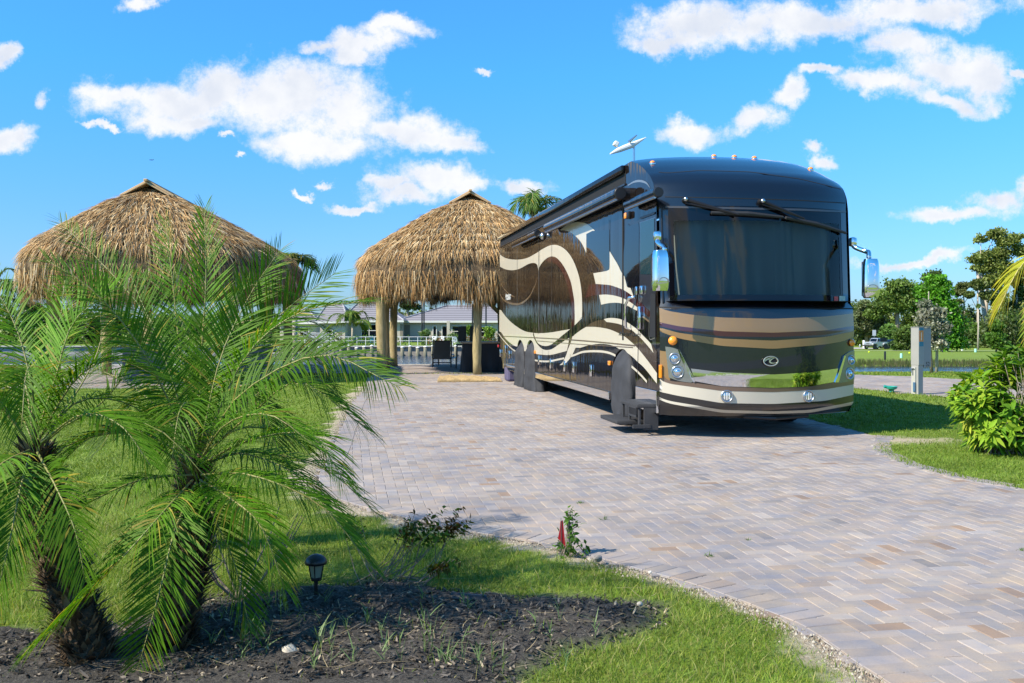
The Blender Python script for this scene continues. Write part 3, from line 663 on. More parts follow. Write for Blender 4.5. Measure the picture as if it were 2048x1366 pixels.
# ---- wipers
def wiper(piv, mid, b0, b1):
    p = fpt(*piv, .05); q = fpt(*mid, .10); a0 = fpt(*b0, .055); a1 = fpt(*b1, .055)
    w = MB().tube([fpt(*piv, -.01), p+Vector((0,-.02,0))], [.045,.035], 14).tube([p, p.lerp(q,.12), q], [.032,.026,.012], 8).tube([p+Vector((0,-.01,-.045)), q], [.012,.008], 8).build('wiper', M['blackpl'], rvh, auto=True)
    MB().tube([a0, a0.lerp(a1,.5)+Vector((0,-.02,.015)), a1], [.022,.030,.018], 8).build('wiper_blade', M['rubber'], w)
    MB().lathe([(.03,0),(.03,.02),(.012,.035)], M=Matrix.Translation(p+Vector((.0,-.02,0))) @ Matrix.Rotation(math.radians(90),4,'X'), n=14).build('wiper_cap', M['brushed'], w, smooth=True)
wiper((1370,401), (1472,432), (1421,427), (1562,436)); wiper((1521,404), (1600,440), (1567,437), (1685,467))
# ---- windshield stickers
fpoly('sticker', [(1668,593,1),(1676,593,1),(1676,603,1),(1668,603,1)], mat('sticker_red', (.5,.06,.05), .5), .004)
fpoly('sticker', [(1678,592,1),(1690,592,1),(1690,602,1),(1678,602,1)], mat('sticker_pale', (.35,.5,.45), .5), .004)
# ---- mirrors
def mirror(head_c, hw, hh, top, arm, yaw, m=1):
    root = MB().cbox(Vector(top), .095, .10, .13, ch=.35).build('side_mirror', M['chrome'], rvh, auto=True)
    MB().tube(curve(arm, 5), .032, 12).build('mirror_arm', M['chrome'], root, smooth=True)
    Rm = Matrix.Rotation(yaw, 4, 'Z'); vs = []; fs = []; nseg = 28; levels = [(-.5,.86),(-.42,.97),(-.25,1.02),(0,1),(.3,.95),(.42,.88),(.49,.76),(.5,.5)]
    c = Vector(head_c)
    for (lz, k) in levels:
        for i in range(nseg):
            a = 2*math.pi*i/nseg; cx_, sy_ = math.cos(a), math.sin(a)
            x = hw/2*k*math.copysign(abs(cx_)**.55, cx_); y = (.085 if sy_ < 0 else .06)*k*math.copysign(abs(sy_)**.6, sy_)
            vs.append(c+(Rm @ Vector((x, y, lz*hh))))
    for j in range(len(levels)-1):
        for i in range(nseg): fs.append((j*nseg+i, j*nseg+(i+1)%nseg, (j+1)*nseg+(i+1)%nseg, (j+1)*nseg+i))
    fs.append(tuple(range(nseg-1,-1,-1))); fs.append(tuple((len(levels)-1)*nseg+i for i in range(nseg)))
    MB().add(vs, fs).build('mirror_housing', M['chrome'], root, auto=True)
    MB().cbox(c+(Rm @ Vector((0,.055,-.01))), hw*.9, .03, hh*.9, M=Rm, ch=.4).build('mirror_glass', M['blackpl'], root)
    MB().tube([c+(Rm @ Vector((hw*.36*math.cos(a), -.088, -hh*.30+hh*.12*math.sin(a)))) for a in np.linspace(.15,math.pi-.15,12)], .006, 6).build('mirror_trim', M['brushed'], root)
    return root
def loc(px, py, Yd):                     # photo pixel at depth -> motorhome coordinates
    w = PW(px, py, Yd)-P0; return Vector((w.dot(R_), w.dot(B_), w.z))
mirror(loc(1320,541,11.85), .215, .51, loc(1314.5,472,12.15), [loc(1315,478,12.15),loc(1316,486,12.1),loc(1328,494,11.98),loc(1329,500,11.9)], .25)
mirror(loc(1741,556,12.5), .215, .51, loc(1705.5,484,12.75), [loc(1706,489,12.75),loc(1711,495,12.7),loc(1732,503,12.6),loc(1737,505,12.55),loc(1738,516,12.5)], -.2)
MB().cbox(loc(1735,592,12.5), .09,.07,.06).build('mirror_camera', M['blackpl'], rvh)
# ---- side graphics (traced outlines laid on the flank)
def zA(x,y,*c): return (990+x/7.589, 470+y/7.589, *c)
def zB(x,y,*c): return (990+x/7.589, 620+y/7.589, *c)
def zC(x,y,*c): return (1150+x/7.189, 420+y/7.189, *c)
def zD(x,y,*c): return (1150+x/7.189, 580+y/7.189, *c)
def zE(x,y,*c): return (1140+x/6.83, 690+y/6.83, *c)
def z3(x,y,*c): return (980+x/2.969, 360+y/2.969, *c)
def mp_(f, pts): return [f(*p) for p in pts]
S_ = 'stripe'
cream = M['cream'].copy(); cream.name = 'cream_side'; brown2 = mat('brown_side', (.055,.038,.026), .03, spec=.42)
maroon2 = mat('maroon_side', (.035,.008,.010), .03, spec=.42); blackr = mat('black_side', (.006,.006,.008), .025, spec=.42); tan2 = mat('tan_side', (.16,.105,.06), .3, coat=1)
for m_ in (cream, brown2, maroon2, blackr): wavy(m_)
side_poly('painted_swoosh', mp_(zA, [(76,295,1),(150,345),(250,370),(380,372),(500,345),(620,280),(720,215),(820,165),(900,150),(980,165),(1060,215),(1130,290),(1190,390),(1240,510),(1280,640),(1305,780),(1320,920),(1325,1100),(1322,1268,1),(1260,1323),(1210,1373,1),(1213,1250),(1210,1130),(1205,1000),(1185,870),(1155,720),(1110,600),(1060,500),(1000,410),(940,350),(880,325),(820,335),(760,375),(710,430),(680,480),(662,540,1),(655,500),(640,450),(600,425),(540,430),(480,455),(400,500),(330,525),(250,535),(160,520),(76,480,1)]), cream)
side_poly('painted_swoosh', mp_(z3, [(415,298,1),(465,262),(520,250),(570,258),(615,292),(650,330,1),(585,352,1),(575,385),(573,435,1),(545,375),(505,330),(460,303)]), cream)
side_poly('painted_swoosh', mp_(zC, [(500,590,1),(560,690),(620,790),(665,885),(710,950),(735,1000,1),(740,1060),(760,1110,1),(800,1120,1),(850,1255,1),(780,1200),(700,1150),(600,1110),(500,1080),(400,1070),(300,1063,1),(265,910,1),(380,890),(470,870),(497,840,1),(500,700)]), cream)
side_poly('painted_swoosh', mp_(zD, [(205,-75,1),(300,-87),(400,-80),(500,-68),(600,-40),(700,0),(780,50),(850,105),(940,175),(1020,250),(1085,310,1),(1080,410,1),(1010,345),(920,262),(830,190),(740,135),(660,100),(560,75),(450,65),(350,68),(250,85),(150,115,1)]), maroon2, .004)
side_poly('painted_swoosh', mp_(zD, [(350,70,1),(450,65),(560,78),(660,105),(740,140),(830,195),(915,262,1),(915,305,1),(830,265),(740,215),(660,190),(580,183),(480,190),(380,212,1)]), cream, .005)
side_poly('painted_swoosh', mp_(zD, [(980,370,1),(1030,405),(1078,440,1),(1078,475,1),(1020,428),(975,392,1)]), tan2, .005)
# lower cream field
low = mp_(zB, [(68,0,1),(92,0,1),(150,80),(230,170),(330,250),(450,320),(570,345),(700,352),(850,340),(1000,315),(1145,290,1),(1214,372,1)])+mp_(zD, [(80,580),(160,530,1),(230,528),(300,530),(400,543),(500,565),(600,605),(700,655),(800,735),(900,830),(1000,950),(1100,1080),(1180,1190,1),(1180,1345,1),(1120,1270),(1050,1180),(980,1100),(900,1030),(850,980),(790,930),(752,900,1),(720,862),(690,848),(642,850,1),(560,805),(450,778),(340,775),(200,795),(80,830,1)])+mp_(zB, [(1225,572,1),(1165,700),(1100,780),(1050,825),(980,837,1),(1030,790),(1080,690),(1104,617,1),(1000,645),(880,675),(780,683),(640,670,1),(597,650,1),(595,560),(575,490),(540,455),(508,480),(490,540),(482,625,1),(445,625,1),(435,550),(410,480),(380,450),(352,490),(340,555,1),(300,545),(220,490),(150,420),(100,345),(66,322,1)])
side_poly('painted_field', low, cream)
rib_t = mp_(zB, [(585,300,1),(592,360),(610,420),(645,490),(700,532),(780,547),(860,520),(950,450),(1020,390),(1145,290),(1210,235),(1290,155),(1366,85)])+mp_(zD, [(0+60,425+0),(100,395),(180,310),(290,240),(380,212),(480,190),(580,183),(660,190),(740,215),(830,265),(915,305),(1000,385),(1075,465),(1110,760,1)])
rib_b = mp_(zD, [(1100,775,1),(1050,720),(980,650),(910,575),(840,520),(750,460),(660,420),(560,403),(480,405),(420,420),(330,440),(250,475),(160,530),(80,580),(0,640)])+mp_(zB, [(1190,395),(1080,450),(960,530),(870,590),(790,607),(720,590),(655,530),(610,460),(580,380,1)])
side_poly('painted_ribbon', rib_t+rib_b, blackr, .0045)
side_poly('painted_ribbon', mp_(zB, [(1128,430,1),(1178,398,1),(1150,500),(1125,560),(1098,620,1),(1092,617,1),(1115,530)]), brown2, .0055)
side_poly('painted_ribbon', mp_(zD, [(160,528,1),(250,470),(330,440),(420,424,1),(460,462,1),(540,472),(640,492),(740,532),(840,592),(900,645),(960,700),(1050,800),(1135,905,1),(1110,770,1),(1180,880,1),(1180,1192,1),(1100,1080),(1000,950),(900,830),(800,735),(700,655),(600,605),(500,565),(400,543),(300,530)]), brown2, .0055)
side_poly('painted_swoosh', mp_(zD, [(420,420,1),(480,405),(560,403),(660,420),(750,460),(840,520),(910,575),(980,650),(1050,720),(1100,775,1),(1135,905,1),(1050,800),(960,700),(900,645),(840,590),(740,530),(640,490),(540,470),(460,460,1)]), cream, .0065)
# maroon crescent and rings of the rear circle
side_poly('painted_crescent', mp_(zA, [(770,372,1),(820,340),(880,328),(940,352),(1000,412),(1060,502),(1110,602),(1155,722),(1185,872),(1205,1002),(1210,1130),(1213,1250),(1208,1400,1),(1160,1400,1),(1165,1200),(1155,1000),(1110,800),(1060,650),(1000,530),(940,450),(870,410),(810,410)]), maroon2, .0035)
def side_line(name, pts, w, m, off=.006, parent=None):
    c = curve([(*side_uz(x, y), 0) for x, y in pts], 5); w = [w]*len(c) if not isinstance(w, list) else [np.interp(i/(len(c)-1), np.linspace(0,1,len(w)), w) for i in range(len(c))]; a, b = [], []
    for i, p in enumerate(c):
        t = (c[min(i+1,len(c)-1)]-c[max(i-1,0)]).normalized(); nn = Vector((-t.y,t.x,0))*w[i]/2; a.append(p+nn); b.append(p-nn)
    n = len(a); return MB().add([(-off,p.x,p.y) for p in a]+[(-off,p.x,p.y) for p in b], [(i,i+1,n+i+1,n+i) for i in range(n-1)]).build(name, m, parent or rvh)
side_line('painted_ring', mp_(zA, [(80,900),(130,980),(220,1030),(330,1050),(420,1025),(520,940),(580,830),(625,730),(650,640)]), [.05,.05,.045,.02], tan2, .004)
side_line('painted_ring', mp_(zA, [(90,740),(160,840),(230,905),(300,940)]), .03, tan2, .004)
side_line('painted_ring', mp_(zA, [(85,830),(150,900),(240,955),(330,965),(430,940),(510,880),(560,800)]), [.14,.19,.2,.14,.02], blackr, .0035)
side_line('painted_ring', mp_(zA, [(720,560),(780,500),(860,475),(930,490),(1000,560),(1060,660)]), [.02,.06,.08,.06,.02], blackr, .0045)
for pts in (mp_(zB, [(58,360),(110,430),(180,510),(250,580),(330,637)]), mp_(zB, [(610,762),(650,770),(700,777),(800,780),(880,770),(960,752),(1055,733)]), mp_(zB,[(1160,700),(1214,683)])+mp_(zD,[(100,895),(200,882),(300,880),(400,885),(500,905),(588,942)]), mp_(zD, [(820,1100),(890,1160),(960,1230),(1040,1320)])):
    side_line('pinstripe', pts, .035, cream, .007)
# seams, door outlines
seam = M['dark']
for (x, y0, y1, w) in ((1078,455,668,.022),(1246.5,375,680,.075),(1104,452,640,.018),(1219.5,440,505,.014)):
    side_line('panel_seam', [(x,y0),(x,(y0+y1)/2),(x,y1)], w, seam, .0075)
hair = mat('trim_grey', (.30,.28,.25), .3, metal=.6, coat=.5)
for (x, y0, y1) in ((1035,497,640),(1078.5,500,660)): side_line('window_trim', [(x,y0),(x,y1)], .03, hair, .008)
side_line('panel_seam', [zB(130,398)[:2], zB(700,425)[:2], zB(1366,468)[:2], zD(870,800)[:2]], .02, M['bronze'], .0075)
side_line('panel_seam', [zB(640,468)[:2], zB(1366,525)[:2], zD(840,826)[:2]], .012, M['bronze'], .0075)
for x in (1010,1018,1030.5,1085.5,1097.5,1125,1141,1176.5): 
    u, z = side_uz(x, 700); side_line('locker_seam', [(x, 645-( .95-E)*0+ (E-.93)*(P0.y+.9858*u)*0+ (E-.93)*F/(P0.y+.9858*u)), (x, 645+(E-.44)*F/(P0.y+.9858*u))], .012, seam, .0078)
def side_box(name, u0, u1, z0, z1, d, m, parent=None, ch=.3, v=0):
    return MB().cbox(Vector((v-d/2, (u0+u1)/2, (z0+z1)/2)), d, u1-u0, z1-z0, ch=ch).build(name, m, parent or rvh, auto=True)
# chrome sill strip along the bottom
rock = MB()
for (u0, u1) in ((2.4,8.4),(9.4,9.74),(10.76,12.7)): rock.cbox(Vector((-.012,(u0+u1)/2,.365)), .03, u1-u0, .125, ch=.25)
rock.cbox(Vector((-.010,.53,.46)), .03, .92, .29, ch=.1)
rock.build('sill_strip', M['chrome'], rvh)
# locker latches
for (x, y) in ((1001.5,706),(1012,698),(1019.5,709),(1079,720),(1102.5,727),(1130.5,732),(1148.5,734),(1183.5,741)):
    u, z = side_uz(x, y); l_ = side_box('locker_latch', u-.06, u+.06, z-.10, z+.10, .03, M['chrome'], ch=.45)
for (x, y, m_) in ((1071,704,'amber'),(1220.5,726,'amber'),(997.5,692,'redl')):
    u, z = side_uz(x, y); side_box('side_marker', u-.06, u+.06, z-.035, z+.035, .03, M[m_])
u, z = side_uz(1316.5,742); MB().cbox(Vector((.0,-.02,z)), .03,.06,.17).build('corner_reflector', M['amber'], rvh)
# windows on the flank
wgl = mat('window_glass', (.004,.005,.008), .01, spec=.5)
side_poly('side_window', mp_(zC, [(165,345,1),(250,300,1),(495,345-60,1),(500,600,1),(500,820),(475,868),(380,890),(180,922,1),(165,640,1)]), wgl, .0035)
ws_ = side_poly('driver_window', mp_(zC, [(740,240),(800,225),(890,200),(925,215),(925,600,1),(925,1050),(900,1100),(830,1115),(765,1110),(740,1050),(700,800)]), wgl, .006)
dw = mp_(zC, [(945,185,1),(1145,118,1),(1145,300),(1145,900),(1090,925,1),(945,925,1)])
# entry door
door = side_poly('entry_door', mp_(zC, [(928,180,1),(1160,100,1),(1160,800,1),(1162,1150,1)])+mp_(zD, [(1165,800,1),(1165,1180,1),(925,860,1),(925,300,1)]), mat('door_gap', (.012,.012,.02), .3, coat=1), .0022, sm=0)
door.name = 'entry_door'
tint = mat('door_glass', (.012,.035,.045), .01, spec=.5)
side_poly('door_window', dw, tint, .007, parent=door)
hn = MB().tube([Vector((-.02, *side_uz(*zD(820,570)[:2]))), Vector((-.09, *side_uz(*zD(818,540)[:2]))), Vector((-.10, *side_uz(*zD(818,350)[:2]))), Vector((-.10, *side_uz(*zD(825,210)[:2]))), Vector((-.09, *side_uz(*zD(870,110)[:2]))), Vector((-.04, *side_uz(*zD(900,100)[:2])))], .02, 10)
hn.build('grab_handle', M['chrome'], rvh, smooth=True)
u, z = side_uz(*zD(952,400)[:2]); side_box('door_handle', u-.05, u+.05, z-.16, z+.16, .05, M['chrome'], door, ch=.4)
u, z = side_uz(*zC(975,1150)[:2]); side_box('door_lock', u-.05, u+.05, z-.06, z+.06, .04, M['chrome'], door, ch=.45)
u, z = side_uz(*zC(898,1160)[:2]); side_box('door_lock', u-.03, u+.03, z-.06, z+.06, .03, M['chrome'], ch=.45)
side_line('door_gap', [zD(917,120)[:2], zD(917,600)[:2], zD(905,1300)[:2]], .02, seam, .008)
side_poly('vent_slot', mp_(zD, [(1094,50,1),(1165,50,1),(1165,680,1),(1080,680,1)]), M['dark'], .009, sm=0)
side_line('vent_trim', [zD(1078,380)[:2], zD(1078,690)[:2], zD(1160,690)[:2]], .012, hair, .01)
side_line('drip_rail', [zC(940,120)[:2], zC(1155,40)[:2]], .03, M['blackpl'], .012)
# lettering
def text_mesh(name, body_, size, m, parent, Mx, shear=.3, ext=.002, align='CENTER'):
    c = bpy.data.curves.new(name, 'FONT'); c.body = body_; c.size = size; c.shear = shear; c.extrude = ext; c.align_x = align; c.align_y = 'CENTER'
    o = bpy.data.objects.new(name, c); COL.objects.link(o); dg = bpy.context.evaluated_depsgraph_get(); me = bpy.data.meshes.new_from_object(o.evaluated_get(dg)); bpy.data.objects.remove(o); me.materials.clear()
    me.transform(Mx); r = link(name, me, m, parent); return r
def side_text(b, px, py, size, m, name='lettering', sx=1.0):
    u, z = side_uz(px, py); Mx = Matrix(((0,0,-1,-.010),(-sx,0,0,u),(0,1,0,z),(0,0,0,1))); return text_mesh(name, b, size, m, rvh, Mx)
side_text('American Coach', *zD(790,635)[:2], .085, M['chrome'], 'chrome_lettering', 1.9)
side_text('American', *zA(203,918)[:2], .13, M['white'], sx=1.6); side_text('Tradition', *zA(203,962)[:2], .13, M['white'], sx=1.6)
# little marker lamp over the window
u, z = side_uz(*zC(790,75)[:2]); sm_ = side_box('side_lamp', u-.08, u+.08, z-.05, z+.05, .05, M['blackpl']); side_box('lamp_lens', u+.02, u+.13, z-.045, z+.045, .06, M['amber'], sm_)
# ---- gutter recess, upper roof edge and awnings
def seg(name, x0, y0, x1, y1, w, m, off): return side_line(name, [(x0,y0),((x0+x1)/2,(y0+y1)/2),(x1,y1)], w, m, off)
MB().box(-.004, .02, 1.55, LEN-.1, 3.53, 3.69).build('slide_recess', M['dark'], rvh)
MB().cbox(Vector((-.03,(1.55+LEN)/2,3.745)), .07, LEN-1.6, .115, ch=.3).build('roof_gutter', blackr, rvh, auto=True)
MB().box(-.02,.0,1.55,LEN-.1,3.505,3.53).build('gutter_trim', M['blackpl'], rvh)
def awning(x0, y0, x1, y1, r, off):
    (u0, z0), (u1, z1) = side_uz(x0, y0, -off), side_uz(x1, y1, -off); a, b = Vector((-off, u0, z0)), Vector((-off, u1, z0*.5+z1*.5)); a.z = b.z
    w = MB().tube([a, b], r, 20).build('awning', blackr, rvh, auto=True)
    for p, q in ((a, (a-b).normalized()), (b, (b-a).normalized())):
        MB().tube([p-q*.02, p+q*.02, p+q*.035], [r*.97, r*.97, r*.85], 18).build('awning_end', M['blackpl'], w, auto=True)
    d = (b-a).normalized(); MB().tube([a+Vector((-r*.55,0,-r*.95)), b+Vector((-r*.55,0,-r*.95))], .014, 8).build('awning_rail', M['brushed'], w)
    return w
awning(1240,388,1096,455,.095,.15); awning(1075,468,1028,488,.075,.12); awning(1316,384,1256,410,.07,.11)
sl = MB().tube([(-.0,1.40,3.36),(-.09,1.40,3.36)], .085, 18).build('awning_hub', M['blackpl'], rvh, auto=True)
u, z = side_uz(1089,472); MB().lathe([(.07,0),(.075,.06),(.03,.10)], M=Matrix.Translation((0,u,z)) @ Matrix.Rotation(math.radians(-90),4,'Y'), n=16).build('side_light', M['brushed'], rvh, smooth=True)
side_line('cap_crease', [(1256,371),(1268,364),(1281,362),(1293,366),(1300,375)], [.015,.03,.03,.01], hair, .004)
# pillar trims at the front corner
for t0, t1 in ((1.75,3.0),):
    MB().tube([nose(.012,t,.006) for t in np.linspace(t0,t1,12)], .012, 8).build('pillar_trim', M['blackpl'], rvh)
# ---- wheels and their cloth covers
def tyre(v, u, r, w):
    root = MB().lathe([(r*.6,-w/2),(r*.93,-w/2),(r,-w*.35),(r,w*.35),(r*.93,w/2),(r*.6,w/2)], M=Matrix.Translation((v,u,r)) @ Matrix.Rotation(math.radians(90),4,'Y'), n=40).build('wheel', M['rubber'], rvh, auto=True)
    MB().lathe([(r*.6,-w*.4),(r*.55,-w*.1),(r*.2,w*.1),(.001,w*.1)], M=Matrix.Translation((v,u,r)) @ Matrix.Rotation(math.radians(90),4,'Y'), n=30).build('rim', M['brushed'], root, smooth=True)
    return root
def cover(wheel, v, u, r, top, flare, seed):
    n, m = 40, 18; vs = []; fs = []
    for j in range(m+1):
        a = j/m; z = top*(1-a)+.012*a
        hw = r*min(1.0, math.sqrt(max(0, 1-((z-(top-r))/r)**2))+.0) if z > top-r else r*(1+flare*((top-r-z)/(top-r))**1.6)
        if flare == 0: hw = r*max(.55 if z < .5 else 0, math.sqrt(max(0, 1-((z-.53)/.575)**2)))
        hw = max(hw, .02)
        for i in range(n):
            an = 2*math.pi*i/n; fold = 1+.06*a*math.sin(an*9+seed)+.03*math.sin(an*4+seed*2+a*5)
            dx = .17*(1+.55*flare*a)*math.copysign(abs(math.cos(an))**.6, math.cos(an))*fold*min(1, .35+3*a); dy = hw*math.copysign(abs(math.sin(an))**.8, math.sin(an))*fold
            wr = .012*noise.noise(Vector((dx*6+seed, dy*3, z*6)))*2
            vs.append((v+dx+wr+.04*a*flare, u+dy, z))
    for j in range(m):
        for i in range(n): fs.append((j*n+i, j*n+(i+1)%n, (j+1)*n+(i+1)%n, (j+1)*n+i))
    fs.append(tuple(range(n)))
    MB().add(vs, fs).build('wheel_cover', M['fabric'], wheel, smooth=True)
for (u, r, fl, top, sd_) in ((1.72,.52,.0,1.10,1),(8.93,.52,.30,1.06,2),(10.25,.52,.22,1.06,3)):
    for v in (.14, W_-.22):
        w_ = tyre(v+.05, u, .50, .28)
        if v < 1: cover(w_, v-.06, u, r, top, fl, sd_)
# jack legs and their purple covers
for (px, py) in ((1012,757),):
    u, z = side_uz(px, py); MB().cbox(Vector((.12,12.2,.2)), .3,.55,.4, ch=.2).build('jack_cover', mat('violet_cloth', (.09,.08,.15), .8), rvh); MB().cbox(Vector((.25,11.5,.12)), .3,.5,.24).build('jack_pad', M['dark'], rvh)
# ---- folding entry step
st = MB(); st.cbox(Vector((-.235,.93,.155)), .40, .86, .055, ch=.2).cbox(Vector((-.11,.60,.40)), .27, .80, .055, ch=.2)
step = st.build('entry_step', M['step'], rvh, auto=True)
for (u0, v0) in ((.25,-.20),(.62,-.22),(1.0,-.20)): MB().cbox(Vector((v0,u0,.27)), .03,.05,.26).build('step_strut', M['step'], step)
sf = MB()
sf.cbox(Vector((-.05,.22,.25)), .20,.03,.34).cbox(Vector((-.18,.21,.13)), .25,.03,.05)
sf.build('step_frame', M['step'], step)
pn = MB(); pn.box(-.245,-.235,.26,.60,.36,.385).box(-.245,-.235,.26,.60,.245,.27)
for k in range(7): pn.box(-.244,-.236,.262+k*.053,.278+k*.053,.27,.36)
pn.build('step_grille', M['step'], step)
# ---- roof dish on a mast
ms = loc(1268,316,17.5); tp = loc(1268,290,17.5)
an = MB().tube([ms-Vector((0,0,.35)), tp], .022, 10).build('roof_antenna', M['brushed'], rvh)
a, b = loc(1220,308,17.3), loc(1292,275,17.6)
MB().tube([a, a.lerp(b,.25), a.lerp(b,.6)+Vector((0,0,-.02)), b], [.012,.05,.055,.008], 10).build('antenna_wing', M['white'], an, auto=True)
MB().cbox(loc(1232,288,17.4), .09,.12,.09, M=Matrix.Rotation(.5,4,'Y')).tube([loc(1235,290,17.4), loc(1236,296,17.4)], .012).build('antenna_feed', M['white'], an)
MB().tube([loc(1258,284,17.4), loc(1274,270,17.4)], [.03,.012], 8).build('antenna_reflector', M['brushed'], an)
# ================================================================== thatched huts
def thatch_hut(name, label, cx, cy, rot, hw, hl, rh, zr, ze, posts, n_bl, seed, cap_over=.35):
    r = np.random.default_rng(seed); root = empty(name, (cx, cy, 0), rot, label, 'thatched hut', 'thatched palm huts by the canal')
    RH = [0,.1,.31,.44,.57,.71,.87,.95,1.0]; RZ = [0,.06,.18,.29,.41,.54,.70,.82,1.0]
    def surf(th, rho):
        c, s = np.cos(th), np.sin(th); ex = hw*np.sign(c)*np.abs(c)**.55; ey = hl*np.sign(s)*np.abs(s)**.55
        ry = np.clip(ey, -rh, rh); z = zr-(zr-ze)*np.interp(rho, RH, RZ)
        return np.stack([ex*rho, ry+(ey-ry)*rho, z], -1)
    # under-layer
    nt, nr = 96, 14; V = []
    for j in range(nr+1):
        for i in range(nt): V.append(surf(2*math.pi*i/nt, j/nr)-np.array([0,0,.06]))
    for (f, dz) in ((.985,-.3),(.94,-.62),(.80,-.30),(.4,.5)):
        for i in range(nt): p = surf(2*math.pi*i/nt, 1.0)*np.array([f,f,1]); p[2] += dz+.05*math.sin(i*1.7); V.append(p)
    T = [(j*nt+i, j*nt+(i+1)%nt, (j+1)*nt+(i+1)%nt, (j+1)*nt+i) for j in range(nr+4) for i in range(nt)]
    base = MB().add(V, T).build('thatch_roof', mat('thatch_underlayer', (.07,.045,.025), .95, col2=(.16,.11,.06), vscale=8, bump=.8, bscale=30), root, smooth=True)
    # leaf blades in overlapping courses
    n = n_bl; th = r.uniform(0, 2*math.pi, n)
    # even out by perimeter
    g = np.linspace(0, 2*math.pi, 400); pp = surf(g, np.ones(400)); d = np.r_[0, np.cumsum(np.hypot(*(np.diff(pp[:,:2], axis=0)).T))]; th = np.interp(r.uniform(0, d[-1], n), d, g)
    rho = r.uniform(0, 1, n)**.62; rho = np.clip(np.floor(rho*11+r.normal(0,.20,n))/11+r.uniform(0,.03,n)+.012*np.sin(th*9), 0, 1.0)
    P = surf(th, rho); Q = surf(th, np.clip(rho+.03, 0, 1.03)); low = rho > .985; dn = Q-P; dn[low] = [0,0,-1]
    rad = np.stack([np.cos(th), np.sin(th), np.zeros(n)], 1); dn = unit(dn+1e-6)
    Sd = unit(np.cross(dn, np.array([0,0,1.])+rad*.6)); N = unit(np.cross(Sd, dn)); N *= np.sign((N*(rad+np.array([0,0,1.]))).sum(1))[:,None]
    D = unit(dn+Sd*r.normal(0,.28,(n,1))+N*(.08+np.abs(r.normal(0,.16,(n,1)))))
    P = P+N*r.uniform(-.02,.10,(n,1)); L = r.uniform(.20,.48,n)*np.where(low, 1.25, 1)*(1+.12*np.sin(th*37)); bend = np.stack([np.zeros(n),np.zeros(n),-L*r.uniform(.15,.55,n)], 1)
    palette = np.array([(.42,.25,.10),(.56,.39,.19),(.32,.18,.07),(.60,.47,.28),(.20,.115,.05),(.38,.22,.09),(.38,.32,.23)])
    C = palette[r.choice(7, n, p=[.24,.22,.17,.12,.10,.08,.07])]*(1+r.normal(0,.13,(n,1)))
    patch = np.array([noise.fractal(Vector((a*.9, b*.9, c*1.6)), .6, 2, 3) for a, b, c in P[::8]]); C *= np.clip(1+.6*np.repeat(patch, 8)[:n,None], .5, 1.5)
    w = r.uniform(.005,.011,n); S2 = unit(np.cross(D, N)+N*r.normal(0,.5,(n,1)))
    b1 = blades(P, D, S2, L, w, bend, C, 2, tipc=C*.8)
    # hanging fringe under the eave
    m = int(n*.42); th = np.interp(r.uniform(0, d[-1], m), d, g); P = surf(th, np.ones(m)); f = r.uniform(.93,1.0,m)[:,None]; P = P*np.concatenate([f,f,np.ones((m,1))],1); P[:,2] -= r.uniform(-.1,.42,m)+.10*np.sin(th*31)+.08*np.sin(th*67)
    rad = np.stack([np.cos(th), np.sin(th), np.zeros(m)], 1); D = unit(np.array([0,0,-1.])+rad*r.normal(.05,.18,(m,1))+np.stack([-rad[:,1],rad[:,0],rad[:,2]],1)*r.normal(0,.16,(m,1)))
    L = r.uniform(.28,.58,m)*(1+.15*np.sin(th*23)); S2 = unit(np.cross(D, rad)+rad*r.normal(0,.5,(m,1))); bend = -rad*(L*r.uniform(.05,.3,m))[:,None]
    C = palette[r.choice(7, m, p=[.24,.18,.22,.08,.14,.08,.06])]*(1+r.normal(0,.13,(m,1)))
    b2 = blades(P, D, S2, L, r.uniform(.006,.013,m), bend, C, 2, tipc=C*.75)
    V, T_, C_ = cat([b1, b2]); f_ = tri_mesh('thatch_leaves', V, T_, M['thatch'], base, col=C_)
    # ridge boards
    y0, y1 = -rh-cap_over, rh+cap_over; z = zr+.02
    for sx in (-1, 1):
        Mx = Matrix.Translation((sx*.27, 0, z+.02)) @ Matrix.Rotation(sx*.52, 4, 'Y'); MB().cbox(Vector(), .66, y1-y0, .035, M=Mx).build('ridge_board', M['board'], root)
        for k in range(4):
            yy = y0+.15+(y1-y0-.3)*k/3; MB().cbox(Vector(), .74, .10, .05, M=Matrix.Translation((sx*.33, yy, z+.04)) @ Matrix.Rotation(sx*.52, 4, 'Y')).build('batten', M['board'], root)
    MB().cbox(Vector((0,0,z+.23)), .09, y1-y0+.1, .06).build('ridge_beam', M['board'], root)
    # posts in world coordinates, beams between them
    Mi = Matrix.Translation((cx,cy,0)) @ Matrix.Rotation(rot,4,'Z'); Mi.invert(); top = ze-.1; pl = []
    for k, (x, y, rr) in enumerate(posts):
        p = Mi @ Vector((x, y, 0)); pl.append(p); kn = [rr*(1+.06*math.sin(j*2.1+k)) for j in range(9)]
        MB().tube([p+Vector((.012*math.sin(j+k), .01*math.cos(j*1.3), top*j/8)) for j in range(9)], kn, 14).build('post', M['wood'], root, smooth=True)
    xs_ = sorted(p.x for p in pl); bm_ = MB()
    for sx in (-hw*.72, hw*.72): bm_.tube([(sx,-hl*.8,top-.02),(sx,hl*.8,top-.02)], .08, 10)
    for sy in (-hl*.8, 0, hl*.8): bm_.tube([(-hw*.78,sy,top+.1),(hw*.78,sy,top+.1)], .07, 10)
    bm_.build('roof_beams', M['wood'], root, smooth=True)
    return root, pl, Mi
